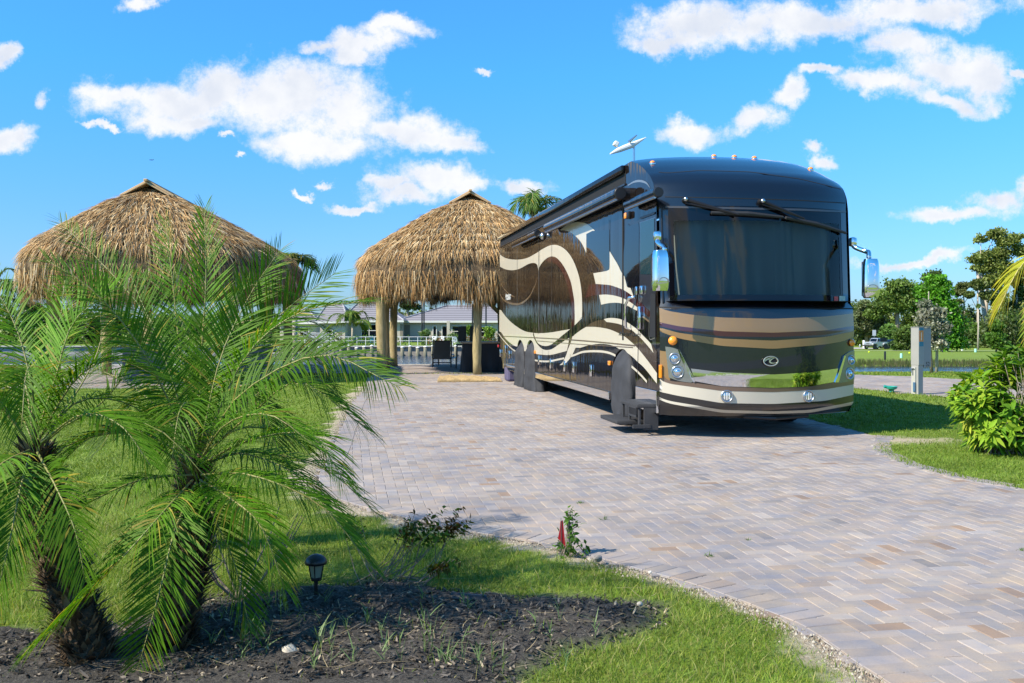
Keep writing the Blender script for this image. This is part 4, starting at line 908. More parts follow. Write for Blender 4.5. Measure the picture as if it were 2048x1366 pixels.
hutA, _, _ = thatch_hut('thatched_hut', 'bigger thatched hut on the left, its ridge boards high above the feathery palm fronds', -9.48, 27.2, .10, 3.12, 5.5, 3.2, 4.80, 2.85,
    [(-11.05,22.9,.15),(-6.75,22.9,.15),(-7.0,27.2,.14),(-11.6,27.2,.14),(-7.4,31.3,.14),(-12,31.3,.14)], 64000, 11)
hutB, plB, MiB = thatch_hut('thatched_hut', 'thatched hut with sturdy round wooden posts directly behind the motorhome', -1.42, 30.9, .09, 3.5, 4.1, 1.1, 5.35, 2.95,
    [(-3.78,27.5,.15),(-4.0,30.2,.11),(-4.05,32.5,.13),(-1.0,27.4,.125),(-.36,31.9,.13),(1.2,27.9,.13),(1.1,32,.13)], 56000, 12)
for a, b in (((-4.0,30.2,1.95),(-3.0,30.4,2.75)),((-.36,31.9,1.75),(-1.25,31.6,2.65)),((-3.78,27.5,2.0),(-3.2,27.5,2.6))):
    MB().tube([MiB @ Vector(a), MiB @ Vector(b)], .07, 10).build('brace', M['wood'], hutB, smooth=True)
# ================================================================== things under and around the huts
def lounge(loc, rz):
    t = empty('sun_lounger', loc, rz, 'dark sling lounge chair with raised back, on the paving under the hut behind the motorhome', 'lounge chair')
    sl = mat('sling_mesh', (.10,.095,.085), .7, bump=.3, bscale=300)
    MB().cbox(Vector((0,.02,.58)), .56,.03,.62, M=Matrix.Rotation(-.22,4,'X')).build('backrest', sl, t); MB().cbox(Vector((0,.75,.30)), .56,1.2,.03).build('seat', sl, t)
    f = MB()
    for sx in (-.31,.31): f.tube([(sx,-.06,.30),(sx,-.02,.36),(sx,.10,.88)], .022, 8).tube([(sx,.0,.30),(sx,1.38,.30)], .025, 8)
    f.tube([(-.31,.09,.88),(.31,.09,.88)], .022, 8).tube([(-.31,-.02,.16),(.31,-.02,.16)], .018, 8).tube([(-.31,0,.30),(.31,0,.30)], .022, 8); f.build('frame', M['blackpl'], t)
    for sx in (-.31,.31):
        for y in (-.02, 1.3): MB().tube([(sx,y,0),(sx*.97,y,.30)], .024, 8).build('leg', M['blackpl'], t)
        MB().tube([(sx*1.08,-.04,.42),(sx*1.12,.2,.44),(sx*1.12,.45,.40),(sx,.5,.30)], .02, 8).build('armrest', M['blackpl'], t)
lounge(G(884,735), math.radians(-4))
# outdoor kitchen under a black cover
k = empty('outdoor_kitchen', (-.25,28.9,0), .09, 'long outdoor kitchen counter wrapped in a black cover, behind the rear of the motorhome', 'outdoor kitchen')
cvm = mat('black_cover', (.012,.012,.015), .75, var=.3, vscale=3, bump=.5, bscale=8)
b = MB(); vs = []; n = 120; per = [(-1.25,-.42),(1.35,-.42),(1.35,.42),(-1.25,.42)]; L_ = [0,2.6,3.44,6.04,6.88]
def per_pt(s):
    for i in range(4):
        if s <= L_[i+1]+1e-6: t = (s-L_[i])/(L_[i+1]-L_[i]); a, c = per[i], per[(i+1)%4]; return Vector((a[0]+(c[0]-a[0])*t, a[1]+(c[1]-a[1])*t, 0)), Vector((c[1]-a[1], a[0]-c[0], 0)).normalized()
for j in range(9):
    for i in range(n):
        p, nn = per_pt(L_[4]*i/n); h = j/8; vs.append(p+nn*((1-h)*.035*(1+math.sin(i*.9)+.6*math.sin(i*2.3)))+Vector((0,0,.02+.84*h)))
b.add(vs, [(j*n+i, j*n+(i+1)%n, (j+1)*n+(i+1)%n, (j+1)*n+i) for j in range(8) for i in range(n)]); b.build('cover', cvm, k, smooth=True)
MB().cbox(Vector((.05,0,.90)), 2.75,.95,.055).build('countertop', mat('tan_granite', (.30,.23,.16), .4, var=.3, vscale=30), k)
MB().add([(1.0+.35*math.cos(a)*1.0, y, .93+.30*math.sin(a)) for y in (-.25,.25) for a in np.linspace(0,math.pi,12)], [tuple(range(12)), tuple(range(23,11,-1))]+[(i,i+1,i+13,i+12) for i in range(11)]).build('grill_hood', M['blackpl'], k)
def hx_(px, Y): return (px-CX)/F*Y
for (px, h) in ((925,.27),(946,.18)):
    t = empty('bar_stool', (hx_(px, 31), 31.0, 0), .1, 'tall grey back of a bar stool showing over the counter, %s' % ('left one' if px == 925 else 'right one'), 'bar stool', 'bar stools behind the counter')
    MB().cbox(Vector((0,.2,1.12)), h,.05,.52, M=Matrix.Rotation(.12,4,'X')).build('backrest', mat('stool_sling', (.06,.07,.07), .7), t); MB().cbox(Vector((0,0,.78)), .42,.42,.05).build('seat', M['blackpl'], t)
    for sx in (-.18,.18):
        for sy in (-.18,.18): MB().tube([(sx*1.15,sy*1.15,0),(sx,sy,.78)], .016, 8).build('leg', M['blackpl'], t)
# folded tan mat on the pavers
vs = []; nx_, ny_ = 22, 10
for j in range(ny_+1):
    for i in range(nx_+1):
        a, c = i/nx_, j/ny_; lx = -.78+1.5*a+.12*(1-c)*(a-.5); hgt = .10*(1-max(0,a-.45)*.9)*(.35+.65*math.sin(min(1,c*1.6+.1)*math.pi*.5)); vs.append((lx, -.55+1.05*c, hgt+.012*math.sin(i*1.3+j)))
mt = MB().add(vs, [(j*(nx_+1)+i, j*(nx_+1)+i+1, (j+1)*(nx_+1)+i+1, (j+1)*(nx_+1)+i) for j in range(ny_) for i in range(nx_)]); k0 = len(mt.v)
edge_i = list(range(nx_+1))+[(j+1)*(nx_+1)-1 for j in range(1,ny_+1)]+[ny_*(nx_+1)+i for i in range(nx_-1,-1,-1)]+[j*(nx_+1) for j in range(ny_-1,0,-1)]
mt.v += [(vs[i][0]*1.01, vs[i][1]*1.01, .0) for i in edge_i]; m_ = len(edge_i); mt.f += [(edge_i[i], edge_i[(i+1)%m_], k0+(i+1)%m_, k0+i) for i in range(m_)]
o = mt.build('folded_mat', mat('tan_carpet', (.40,.28,.13), .95, var=.25, vscale=20, bump=.5, bscale=150), auto=True); o.location = (-1.07,24.5,.012); o.rotation_euler = (0,0,.06)
tag(o, 'folded tan carpet mat lying flat on the pavers left of the motorhome', 'mat')
# grey block cabinet under the big hut, seen between the palm leaves
cb = empty('storage_cabinet', (-9.35,24.3,0), .1, 'square grey cabinet on the paving under the left hut, half hidden by palm leaves', 'cabinet')
cm_ = mat('grey_block', (.16,.16,.175), .8, var=.15, vscale=6, bump=.3)
MB().cbox(Vector((0,0,.45)), 1.0,.7,.88, ch=.03).build('cabinet_body', cm_, cb); MB().cbox(Vector((0,0,.92)), 1.1,.8,.06).build('countertop', M['concrete'], cb)
for sx in (-.24,.24): MB().cbox(Vector((sx,-.355,.45)), .44,.02,.74, ch=.1).build('cabinet_door', mat('cabinet_face', (.12,.12,.135), .6), cb)
cb2 = copy_tree(cb); cb2.location = (-7.0,25.1,0); cb2['label'] = 'square grey cabinet at the right edge of the left hut, behind the palm tips'
# ================================================================== utility pedestals
um = mat('pedestal_grey', (.31,.32,.315), .45, var=.05, vscale=4); umd = mat('pedestal_shade', (.27,.28,.285), .5)
gp = G(1835,789); s_ = gp.y/F; H_ = 134*s_
up = empty('utility_pedestal', gp, math.radians(-60), 'tall grey utility pedestal with orange and teal label, beside the grass and neighbouring driveway', 'utility pedestal')
MB().cbox(Vector((0,0,H_*.72)), .19,.175,H_*.56, ch=.04).build('cabinet', um, up); MB().cbox(Vector((-.005,-.005,H_*.22)), .17,.155,H_*.44, ch=.04).build('post', um, up)
MB().cbox(Vector((0,.11,H_+.006)), .20,.41,.014).build('lid', umd, up)
MB().cbox(Vector((.012,.205,H_*.70)), .15,.225,H_*.58, ch=.04).build('meter_box', umd, up)
fr_ = MB().cbox(Vector((-.02,-.095,H_*.21)), .10,.03,H_*.40, ch=.1).build('water_panel', mat('pedestal_light', (.40,.41,.395), .5), up)
MB().tube([(-.03,-.10,.55),(-.03,-.15,.54),(-.03,-.16,.45)], .012, 8).tube([(-.08,-.14,.55),(.02,-.14,.55)], .009, 8).build('tap', M['brushed'], fr_)
MB().cbox(Vector((.01,-.115,.16)), .05,.03,.20).build('water_filter', mat('filter_blue', (.06,.14,.25), .4), up)
teal = mat('teal_label', (.02,.20,.30), .5); orange = mat('orange_label', (.72,.25,.05), .5)
MB().box(.0945,.0965,-.070,.062,H_*.79,H_*.955).build('label_plate', orange, up)
MB().box(.0945,.0975,-.070,.062,H_*.957,H_*.995).build('label_band', teal, up); MB().box(.0945,.0975,-.070,.062,H_*.72,H_*.788).build('label_band', teal, up)
MB().box(.0960,.0985,-.012,.006,H_*.81,H_*.93).build('label_mark', M['white'], up)
text_mesh('number', '52', .13, M['blackpl'], up, Matrix(((0,0,1,.089),(1,0,0,.21),(0,1,0,H_*.45),(0,0,0,1))), 0, .001)
# teal sewer cap at the edge of the next driveway
c = G(1783,784); t = MB().lathe([(.05,0),(.055,.05),(.11,.075),(.125,.12),(.115,.125),(.09,.09),(.001,.09)], n=20).tube([(-.06,0,.1),(-.16,.0,.12)],[.03,.035],8).build('sewer_cap', mat('teal_plastic', (.02,.30,.26), .4), auto=True)
t.location = c; tag(t, 'small teal sewer cap on the edge of the neighbouring driveway', 'sewer cap')
def far_post(px, py, Y, h, w, name, label, cat_, m, group=None, kindf=None):
    x = (px-CX)/F*Y; z = hz(x, Y); o = MB()
    if kindf == 'round': o.lathe([(w/2,0),(w/2,h*.9),(w*.42,h),(.001,h*1.02)], n=14)
    else: o.cbox(Vector((0,0,h/2)), w, w, h, ch=.1)
    b = o.build(name, m, auto=True); b.location = (x, Y, z); return tag(b, label, cat_, group)
def Yof(py, x_over_y=.38, lo=53.8):          # depth on the sloping far lawn for a photo row
    Y = lo
    while E-(hz(x_over_y*Y, Y)) > (py-HY)/F*Y and Y < 400: Y += .5
    return Y
g_can = mat('green_can', (.30,.62,.50), .5)
Yb = Yof(720); far_post(1770, 720, Yb, 17*Yb/F, 4*Yb/F, 'bollard', 'short black bollard on the far lawn beyond the pond', 'bollard', M['blackpl'], kindf='round')
Yb = Yof(716); far_post(1802.5, 716, Yb, 9*Yb/F, 5*Yb/F, 'utility_can', 'pale green utility can on the far lawn, right of the black bollard', 'utility can', g_can, 'green cans on the far lawn', 'round')
Yb = Yof(704.5); far_post(1951, 704, Yb, 7*Yb/F, 4.5*Yb/F, 'utility_can', 'pale green utility can near the bushes at the right of the far lawn', 'utility can', g_can, 'green cans on the far lawn', 'round')
Yb = Yof(694); far_post(1720, 694, Yb, 5*Yb/F, 3*Yb/F, 'utility_can', 'tiny pale can by the roadside left of the silver car', 'utility can', M['white'], 'green cans on the far lawn', 'round')
Yb = Yof(702); far_post(1924, 702, Yb, 15*Yb/F, 3*Yb/F, 'marker_post', 'thin white marker post before the bushes of the far lawn', 'marker post', M['white'])
Yb = Yof(698); far_post(1727.5, 692, 156, 17*156/F, 3.4*156/F, 'gate_pillar', 'white roadside pillar just left of the silver car', 'pillar', M['white'])
Yb = Yof(703); x = (1894-CX)/F*Yb; t = empty('utility_pedestal', (x, Yb, hz(x,Yb)), 0, 'small distant grey utility pedestal behind the silver leaved tree', 'utility pedestal'); MB().cbox(Vector((0,0,.5)), .35,.3,1.0).build('post', um, t); MB().cbox(Vector((0,0,1.25)), .6,.4,.75).build('cabinet', um, t)
for (px, py, nm) in ((1738,706,'yellow marker ball on the far lawn, left of the black bollard'),(1819,708,'yellow marker ball on the far lawn, left of the utility pedestal')):
    Yb = Yof(py); x = (px-CX)/F*Yb; o = MB().lathe([(.001,0),(.07,.02),(.10,.09),(.10,.13),(.06,.19),(.001,.2)], n=12).build('marker_ball', mat('yellow_ball', (.6,.75,.02), .5), smooth=True); o.location = (x, Yb, hz(x,Yb)); tag(o, nm, 'marker ball', 'yellow marker balls')
def sign(px, py_top, py_bot, Yb, w, h, m, label, diamond=False):
    x = (px-CX)/F*Yb; z0 = hz(x, Yb); top = E-(py_top-HY)/F*Yb; t = empty('road_sign', (x, Yb, z0), 0, label, 'road sign')
    MB().tube([(0,.04,0),(0,.04,top-z0)], .04, 8).build('pole', M['brushed'], t); zc = top-z0-h/2
    if diamond: MB().cbox(Vector((0,0,zc)), w*.72,.03,h*.72, M=Matrix.Rotation(math.pi/4,4,'Y'), ch=.1).build('plate', m, t); MB().cbox(Vector((0,-.03,zc+.04)), .08,.01,.4).cbox(Vector((0,-.03,zc-.28)), .08,.01,.09).build('sign_symbol', M['blackpl'], t)
    else: MB().cbox(Vector((0,0,zc)), w,.03,h, ch=.1).build('plate', m, t)
sign(1739, 665, 676, 170, .95, .95, mat('sign_yellow', (.62,.32,.02), .5), 'yellow diamond warning sign behind the silver car', True)
sign(1748.5, 660, 674, 165, .62, 1.0, mat('sign_back', (.42,.47,.55), .5), 'pale rectangular sign standing right of the yellow diamond sign')
# ================================================================== cars on the far road
def prism(profile, y0, y1, inset=0):
    """side profile (x,z) swept across the car"""
    n = len(profile); ins = [inset*max(0, (z-.95)) for x, z in profile]
    vs = [(x, y0+i, z) for (x, z), i in zip(profile, ins)]+[(x, y1-i, z) for (x, z), i in zip(profile, ins)]
    return vs, [tuple(range(n)), tuple(range(2*n-1, n-1, -1))]+[(i, (i+1)%n, n+(i+1)%n, n+i) for i in range(n)]
def wheels(t, xs_, half, r, m):
    for x in xs_:
        for s in (-1, 1):
            w = MB().lathe([(r*.6,-.11),(r,-.10),(r,.10),(r*.6,.11)], M=Matrix.Translation((x, s*half, r)) @ Matrix.Rotation(math.radians(90),4,'X'), n=24).build('wheel', M['rubber'], t, auto=True)
            MB().lathe([(r*.62,-.12),(r*.5,-.125),(.001,-.125)], M=Matrix.Translation((x, s*half, r)) @ Matrix.Rotation(math.radians(90 if s<0 else -90),4,'X'), n=20).build('rim', m, w)
Yc = 152; x = (1752-CX)/F*Yc; silver = mat('silver_car_paint', (.50,.51,.52), .3, metal=.6, coat=1); soft = mat('soft_top', (.02,.02,.022), .8)
jp = empty('off_road_car', (x, Yc, hz(x, Yc)+.06), math.radians(32), 'silver two door off road car with black roof on the far road', 'car')
v_, f_ = prism([(-2.0,.55),(-2.0,.95),(-1.9,1.08),(-.72,1.14),(-.62,1.16),(1.9,1.16),(1.98,.6),(1.7,.5),(-1.75,.5)], -.72, .72); MB().add(v_, f_).build('body', silver, jp)
v_, f_ = prism([(-.70,1.14),(-.42,1.72),(-.30,1.76),(.25,1.78),(.25,1.15)], -.70, .70, .10); MB().add(v_, f_).build('cab', silver, jp)
v_, f_ = prism([(.22,1.15),(.22,1.79),(1.75,1.77),(1.92,1.15)], -.705, .705, .08); MB().add(v_, f_).build('soft_top', soft, jp)
MB().add([(-.705,-.6,1.2),(-.705,.6,1.2),(-.47,.56,1.66),(-.47,-.56,1.66)], [(0,1,2,3)]).build('windscreen', wgl, jp)
for s in (-1, 1):
    MB().add([(-.52,s*.715,1.2),(.18,s*.715,1.2),(.18,s*.665,1.66),(-.36,s*.665,1.66)], [(0,1,2,3)]).build('side_window', wgl, jp)
    for xx in (-1.35,1.3): MB().tube([(xx-.55,s*.80,.62),(xx-.36,s*.80,.95),(xx+.36,s*.80,.95),(xx+.6,s*.80,.6)], .10, 8).build('wing', silver, jp, smooth=True)
    MB().lathe([(.001,0),(.11,.0),(.11,.03),(.001,.05)], M=Matrix.Translation((-2.0,s*.48,.88)) @ Matrix.Rotation(math.radians(-90),4,'Y'), n=16).build('headlight', M['lens'], jp)
MB().cbox(Vector((-2.15,0,.6)), .2,1.7,.2, ch=.3).build('bumper', soft, jp); gr = MB()
for k in range(7): gr.cbox(Vector((-2.005,-.27+k*.09,.88)), .02,.045,.22)
gr.build('grille', M['dark'], jp); MB().cbox(Vector((-1.3,0,1.13)), 1.15,1.2,.05, ch=.4).build('bonnet', mat('silver_bonnet', (.72,.73,.74), .3, coat=1), jp)
wheels(jp, (-1.35,1.3), .78, .40, M['brushed'])
x = (1783-CX)/F*156; bc = empty('saloon_car', (x, 156, hz(x,156)+.06), math.radians(20), 'dark blue saloon car parked directly behind the silver off road car', 'car'); blue = mat('blue_car_paint', (.012,.025,.10), .3, coat=1)
v_, f_ = prism([(-2.2,.4),(-2.2,.75),(-1.3,.92),(-.5,.95),(1.8,.98),(2.2,.85),(2.2,.4)], -.85, .85); MB().add(v_, f_).build('body', blue, bc)
v_, f_ = prism([(-.95,.92),(-.3,1.38),(.7,1.42),(1.65,.96)], -.74, .74, .3); MB().add(v_, f_).build('cabin_glass', wgl, bc)
v_, f_ = prism([(-.32,1.37),(-.25,1.42),(.65,1.46),(.78,1.41)], -.62, .62); MB().add(v_, f_).build('roof', blue, bc); wheels(bc, (-1.4,1.4), .78, .33, M['brushed'])
# ================================================================== far bank: seawall, pilings, rail, houses
WY, WZ = 109.0, -1.17
sw = MB(); sw.box(-75,16,109.0,109.35,-3.1,-1.32)
tag(MB().box(-75,16,109.0,109.35,-3.1,-1.30).build('far_seawall', mat('seawall_panel', (.30,.29,.27), .8, var=.25, vscale=.6, stretch=(3,1,.4), bump=.3)), 'long pale concrete seawall along the far bank of the canal', 'seawall')
tag(MB().cbox(Vector((-29.5,109.1,-1.24)), 91,.75,.13, ch=.1).build('seawall_cap', mat('cap_white', (.42,.40,.37), .7)), 'white concrete cap running along the top of the far seawall', 'wall cap')
plm = mat('piling_wood', (.10,.10,.07), .85, col2=(.24,.22,.15), vscale=3, stretch=(3,3,.5))
pxs = [560+15.3*i for i in range(30)]; pr = None
for i, px in enumerate(pxs):
    x = (px-CX)/F*108.4
    if pr is None:
        pr = MB().lathe([(.20,-1.5),(.21,0),(.20,1.0)], n=12).build('piling', plm, smooth=True); MB().lathe([(.23,1.0),(.22,1.05),(.001,1.15)], n=12).build('piling_cap', M['white'], pr); o = pr
        tag(o, 'round wooden piling with white cone cap in front of the far seawall', 'piling', 'pilings along the far seawall')
    else: o = copy_tree(pr)
    o.location = (x, 108.4, -2.3+.1*math.sin(i*2.3)); o.scale = (1,1,1+.05*math.sin(i*1.7))
rl = empty('railing', (0,110.4,-1.17), 0, 'low white metal railing on top of the far seawall', 'railing')
r0, r1 = (575-CX)/F*110.4, (905-CX)/F*110.4
MB().cbox(Vector(((r0+r1)/2,0,1.0)), r1-r0,.06,.05).cbox(Vector(((r0+r1)/2,0,.55)), r1-r0,.04,.04).build('rail', M['white'], rl)
for k in range(20): MB().cbox(Vector((r0+(r1-r0)*k/19,0,.5)), .06,.06,1.0).build('rail_post', M['white'], rl)
wallm = mat('house_stucco', (.46,.41,.34), .85, var=.06, vscale=2); roofm = bpy.data.materials.new('roof_tiles'); roofm.use_nodes = True
def rtile(m):
    nt = m.node_tree; b = nt.nodes['Principled BSDF']; b.inputs['Roughness'].default_value = .75; tc = nt.nodes.new('ShaderNodeTexCoord')
    w = nt.nodes.new('ShaderNodeTexWave'); w.wave_type = 'BANDS'; w.bands_direction = 'Z'; w.inputs['Scale'].default_value = 1.15; w.inputs['Distortion'].default_value = .2
    r = nt.nodes.new('ShaderNodeValToRGB'); r.color_ramp.elements[0].color = (.10,.09,.10,1); r.color_ramp.elements[0].position = .1; r.color_ramp.elements[1].color = (.25,.235,.25,1); r.color_ramp.elements[1].position = .45
    nt.links.new(tc.outputs['Object'], w.inputs['Vector']); nt.links.new(w.outputs['Fac'], r.inputs[0]); nt.links.new(r.outputs[0], b.inputs['Base Color'])
rtile(roofm); trimm = mat('house_trim', (.68,.66,.62), .6)
gz = -1.3
def hip(x0, x1, y0, y1, ze_, zr_, rx0, rx1, ry, ov=.6):
    x0 -= ov; x1 += ov; y0 -= ov; y1 += ov
    return [(x0,y0,ze_),(x1,y0,ze_),(x1,y1,ze_),(x0,y1,ze_),(rx0,ry,zr_),(rx1,ry,zr_)], [(0,1,5,4),(1,2,5),(2,3,4,5),(3,0,4),(3,2,1,0)]
def hx(px, Y): return (px-CX)/F*Y
def hzz(py, Y): return E-(py-HY)/F*Y
def house(name, label, pxl, pxr, Y, depth, eave_py, ridge_py, rpl, rpr, wins, extra=None):
    x0, x1 = hx(pxl, Y), hx(pxr, Y); t = empty(name, ((x0+x1)/2, Y, gz), 0, label, 'house'); cxx = (x0+x1)/2
    he = hzz(eave_py, Y)-gz; Yr = Y+depth/2; hr = hzz(ridge_py, Yr)-gz
    MB().box(x0-cxx, x1-cxx, 0, depth, 0, he).build('wall', wallm, t)
    v_, f_ = hip(x0-cxx, x1-cxx, 0, depth, he, hr, hx(rpl,Yr)-cxx, hx(rpr,Yr)-cxx, depth/2); rf = MB().add(v_, f_).build('roof', roofm, t)
    MB().box(x0-cxx-.62, x1-cxx+.62, -.64, -.56, he-.24, he+.02).build('fascia', trimm, rf)
    rc = MB()
    for a, b in ((0,4),(1,5),(4,5)): rc.tube([Vector(v_[a])+Vector((0,0,.05)), Vector(v_[b])+Vector((0,0,.05))], .12, 6)
    rc.build('ridge_cap', mat('ridge_tile', (.30,.29,.31), .7), rf)
    for (a, c, tp, bt, kind) in wins:
        xa, xb = hx(a, Y)-cxx, hx(c, Y)-cxx; zt, zb = hzz(tp, Y)-gz, max(.02, hzz(bt, Y)-gz)
        if kind in ('win', 'door'):
            w = MB().box(xa, xb, -.10, -.004, zb, zt).build('window' if kind == 'win' else 'door', wgl, t); fr = MB()
            nbar = max(1, round((xb-xa)/1.0))
            for k in range(nbar+1): xx = xa+(xb-xa)*k/nbar; fr.box(xx-.05, xx+.05, -.14, -.101, zb, zt)
            for zz in ([zb, zt]+([zb+(zt-zb)*.33, zb+(zt-zb)*.66] if kind == 'win' else [])): fr.box(xa-.06, xb+.06, -.16, -.141, zz-.04, zz+.04)
            fr.build('frame', trimm, w)
        elif kind == 'recess_panel': MB().box(xa, xb, -.02, -.004, zb, zt).build('recess_panel', mat('painted_recess_shade', (.20,.17,.14), .9), t)  # flat panel on the wall; a recess's shade is put into its brown
        elif kind == 'col':
            c_ = MB().cbox(Vector(((xa+xb)/2, -1.2, zt/2)), xb-xa, xb-xa, zt, ch=.05).build('column', wallm, t)
            MB().add([((xa+xb)/2+s*((xb-xa)/2), -1.2, zt-1.2) for s in (-1,1)]+[((xa+xb)/2+s*((xb-xa)/2+.7), -1.2, zt) for s in (-1,1)]+[((xa+xb)/2+s*((xb-xa)/2), -1.1, zt-1.2) for s in (-1,1)]+[((xa+xb)/2+s*((xb-xa)/2+.7), -1.1, zt) for s in (-1,1)], [(0,2,6,4),(1,5,7,3),(2,3,7,6)]).build('bracket', mat('dark_timber', (.06,.05,.05), .7), c_)
        elif kind == 'lamp': MB().cbox(Vector((xa, -.15, zb)), .22,.25,.7).build('wall_lamp', M['blackpl'], t)
    return t
house('house', 'cream house with grey hip roof and big black framed window across the canal', 690, 800, 133, 12, 641, 600, 722, 752, [(723,754,649,689,'win'),(757,762,657,690,'door'),(800,806,648,688,'recess_panel')])
house('house', 'cream house with broad grey hip roof, porch columns and dark doors across the canal', 800, 995, 138, 14, 642, 612, 893, 985, [(807,820,650,688,'recess_panel'),(866,873,652,687,'door'),(884,895,652,689,'door'),(904,922,652,685,'win'),(934,950,653,683,'win'),(960,985,653,684,'win'),(877,880,662,667,'lamp'),(895,901,642,690,'col')])
house('house', 'narrow cream house wing left of the black framed window', 640, 690, 130, 11, 643, 607, 655, 685, [(676,684,664,690,'recess_panel'),(650,665,660,688,'win')])
house('house', 'pale house at the far left glimpsed through the palm leaves', 560, 632, 145, 12, 645, 618, 580, 615, [(575,590,655,684,'win'),(600,618,655,684,'win')])
gd = mat('garden_wall', (.26,.27,.29), .8)
tag(MB().cbox(Vector((hx(633,127),127,-.6)), 3.5,.3,1.5).build('garden_wall', gd), 'low pale garden wall in front of the far left house', 'garden wall')
for (px, py0, nm) in ((844,605,'left'),(848,603,'second'),(945,618,'third'),(972,618,'right')):
    x = hx(px, 118); tag(MB().tube([(x,118,-1.3),(x,118,hzz(py0-10,118))], .09, 8).build('flag_pole', M['blackpl']), 'thin black pole before the cream house, %s of the four' % nm, 'pole', 'thin black poles on the far terrace')
# people and terrace furniture on the far terrace
def seated(px, Yp, skin, top, label):
    x = hx(px, Yp); t = empty('person', (x, Yp, -1.3), .3, label, 'person'); rad = {}; bm = bmesh.new(); J = {}
    P = dict(pel=(0,0,.5),sp=(0,.03,.78),ch=(0,.05,1.0),nk=(0,.03,1.16),hd=(0,0,1.33),ls=(-.19,.05,1.05),le=(-.27,-.05,.8),lh=(-.2,-.28,.72),rs=(.19,.05,1.05),re=(.27,-.05,.8),rh=(.2,-.28,.72),lk=(-.13,-.45,.5),lf=(-.14,-.48,.06),rk=(.13,-.45,.5),rf=(.14,-.48,.06))
    R = dict(pel=.15,sp=.14,ch=.17,nk=.06,hd=.105,ls=.07,le=.05,lh=.04,rs=.07,re=.05,rh=.04,lk=.075,lf=.05,rk=.075,rf=.05)
    ks = list(P); me = bpy.data.meshes.new('body'); me.from_pydata([P[k] for k in ks], [(ks.index(a), ks.index(b)) for a, b in (('pel','sp'),('sp','ch'),('ch','nk'),('nk','hd'),('ch','ls'),('ls','le'),('le','lh'),('ch','rs'),('rs','re'),('re','rh'),('pel','lk'),('lk','lf'),('pel','rk'),('rk','rf'))], [])
    o = link('body', me, skin, t); md = o.modifiers.new('s', 'SKIN'); 
    for i, k in enumerate(ks): me.skin_vertices[0].data[i].radius = (R[k], R[k])
    me.skin_vertices[0].data[0].use_root = True; md2 = o.modifiers.new('d', 'SUBSURF'); md2.levels = 1; md2.render_levels = 1
    MB().lathe([(.15,.48),(.19,.75),(.21,1.0),(.12,1.13)], n=14).build('shirt', top, t, smooth=True); MB().lathe([(.11,1.34),(.115,1.40),(.07,1.46),(.001,1.47)], n=12).build('hair', M['bark'], t, smooth=True)
skin = mat('skin', (.45,.24,.16), .6)
def pch(px, Yp, m, label, rz=0):
    x = hx(px, Yp); t = empty('patio_chair', (x, Yp, -1.3), rz, label, 'patio chair', 'chairs on the far terrace')
    MB().cbox(Vector((0,.28,.80)), .55,.06,.6, M=Matrix.Rotation(-.2,4,'X')).build('backrest', m, t); MB().cbox(Vector((0,0,.42)), .55,.55,.06).build('seat', m, t)
    for sx in (-.25,.25):
        for sy in (-.25,.25): MB().tube([(sx,sy,0),(sx,sy,.42)], .025, 6).build('leg', m, t)
try: seated(855, 119, skin, mat('coral_shirt', (.55,.22,.16), .8), 'person in a coral top sitting on the far terrace by the dark poles')
except Exception as ex: print('person', ex)
pch(855, 119.1, M['white'], 'patio chair carrying the seated person on the far terrace', 0.3)
pch(868, 118, M['white'], 'white patio chair right of the seated person'); pch(884, 118, M['white'], 'white patio chair below the porch column'); pch(912, 114, M['white'], 'white low chair leaning near the terrace edge', .5); pch(745,121, mat('teal_chair', (.05,.3,.4), .6), 'blue patio chair before the big black framed window', .2)
# tiny aircraft far up in the sky
ap = PW(303, 320, 2600); pl = empty('airplane', ap, .2, 'tiny dark airplane high in the blue sky above the left hut', 'airplane')
MB().tube([(-6,0,0),(-5,0,.2),(4,0,.3),(6,0,1)], [.2,.8,.8,.1], 10).build('fuselage', M['fabric'], pl); MB().add([(-1,-6,0),(1.5,-6,0),(1.5,6,0),(-1,6,0),(-1,-6,.2),(1.5,-6,.2),(1.5,6,.2),(-1,6,.2)], [(0,1,2,3),(7,6,5,4),(0,4,5,1),(1,5,6,2),(2,6,7,3),(3,7,4,0)]).build('wing', M['fabric'], pl); MB().box(4.5,5.8,-.1,.1,.5,2.4).build('tail_fin', M['fabric'], pl)
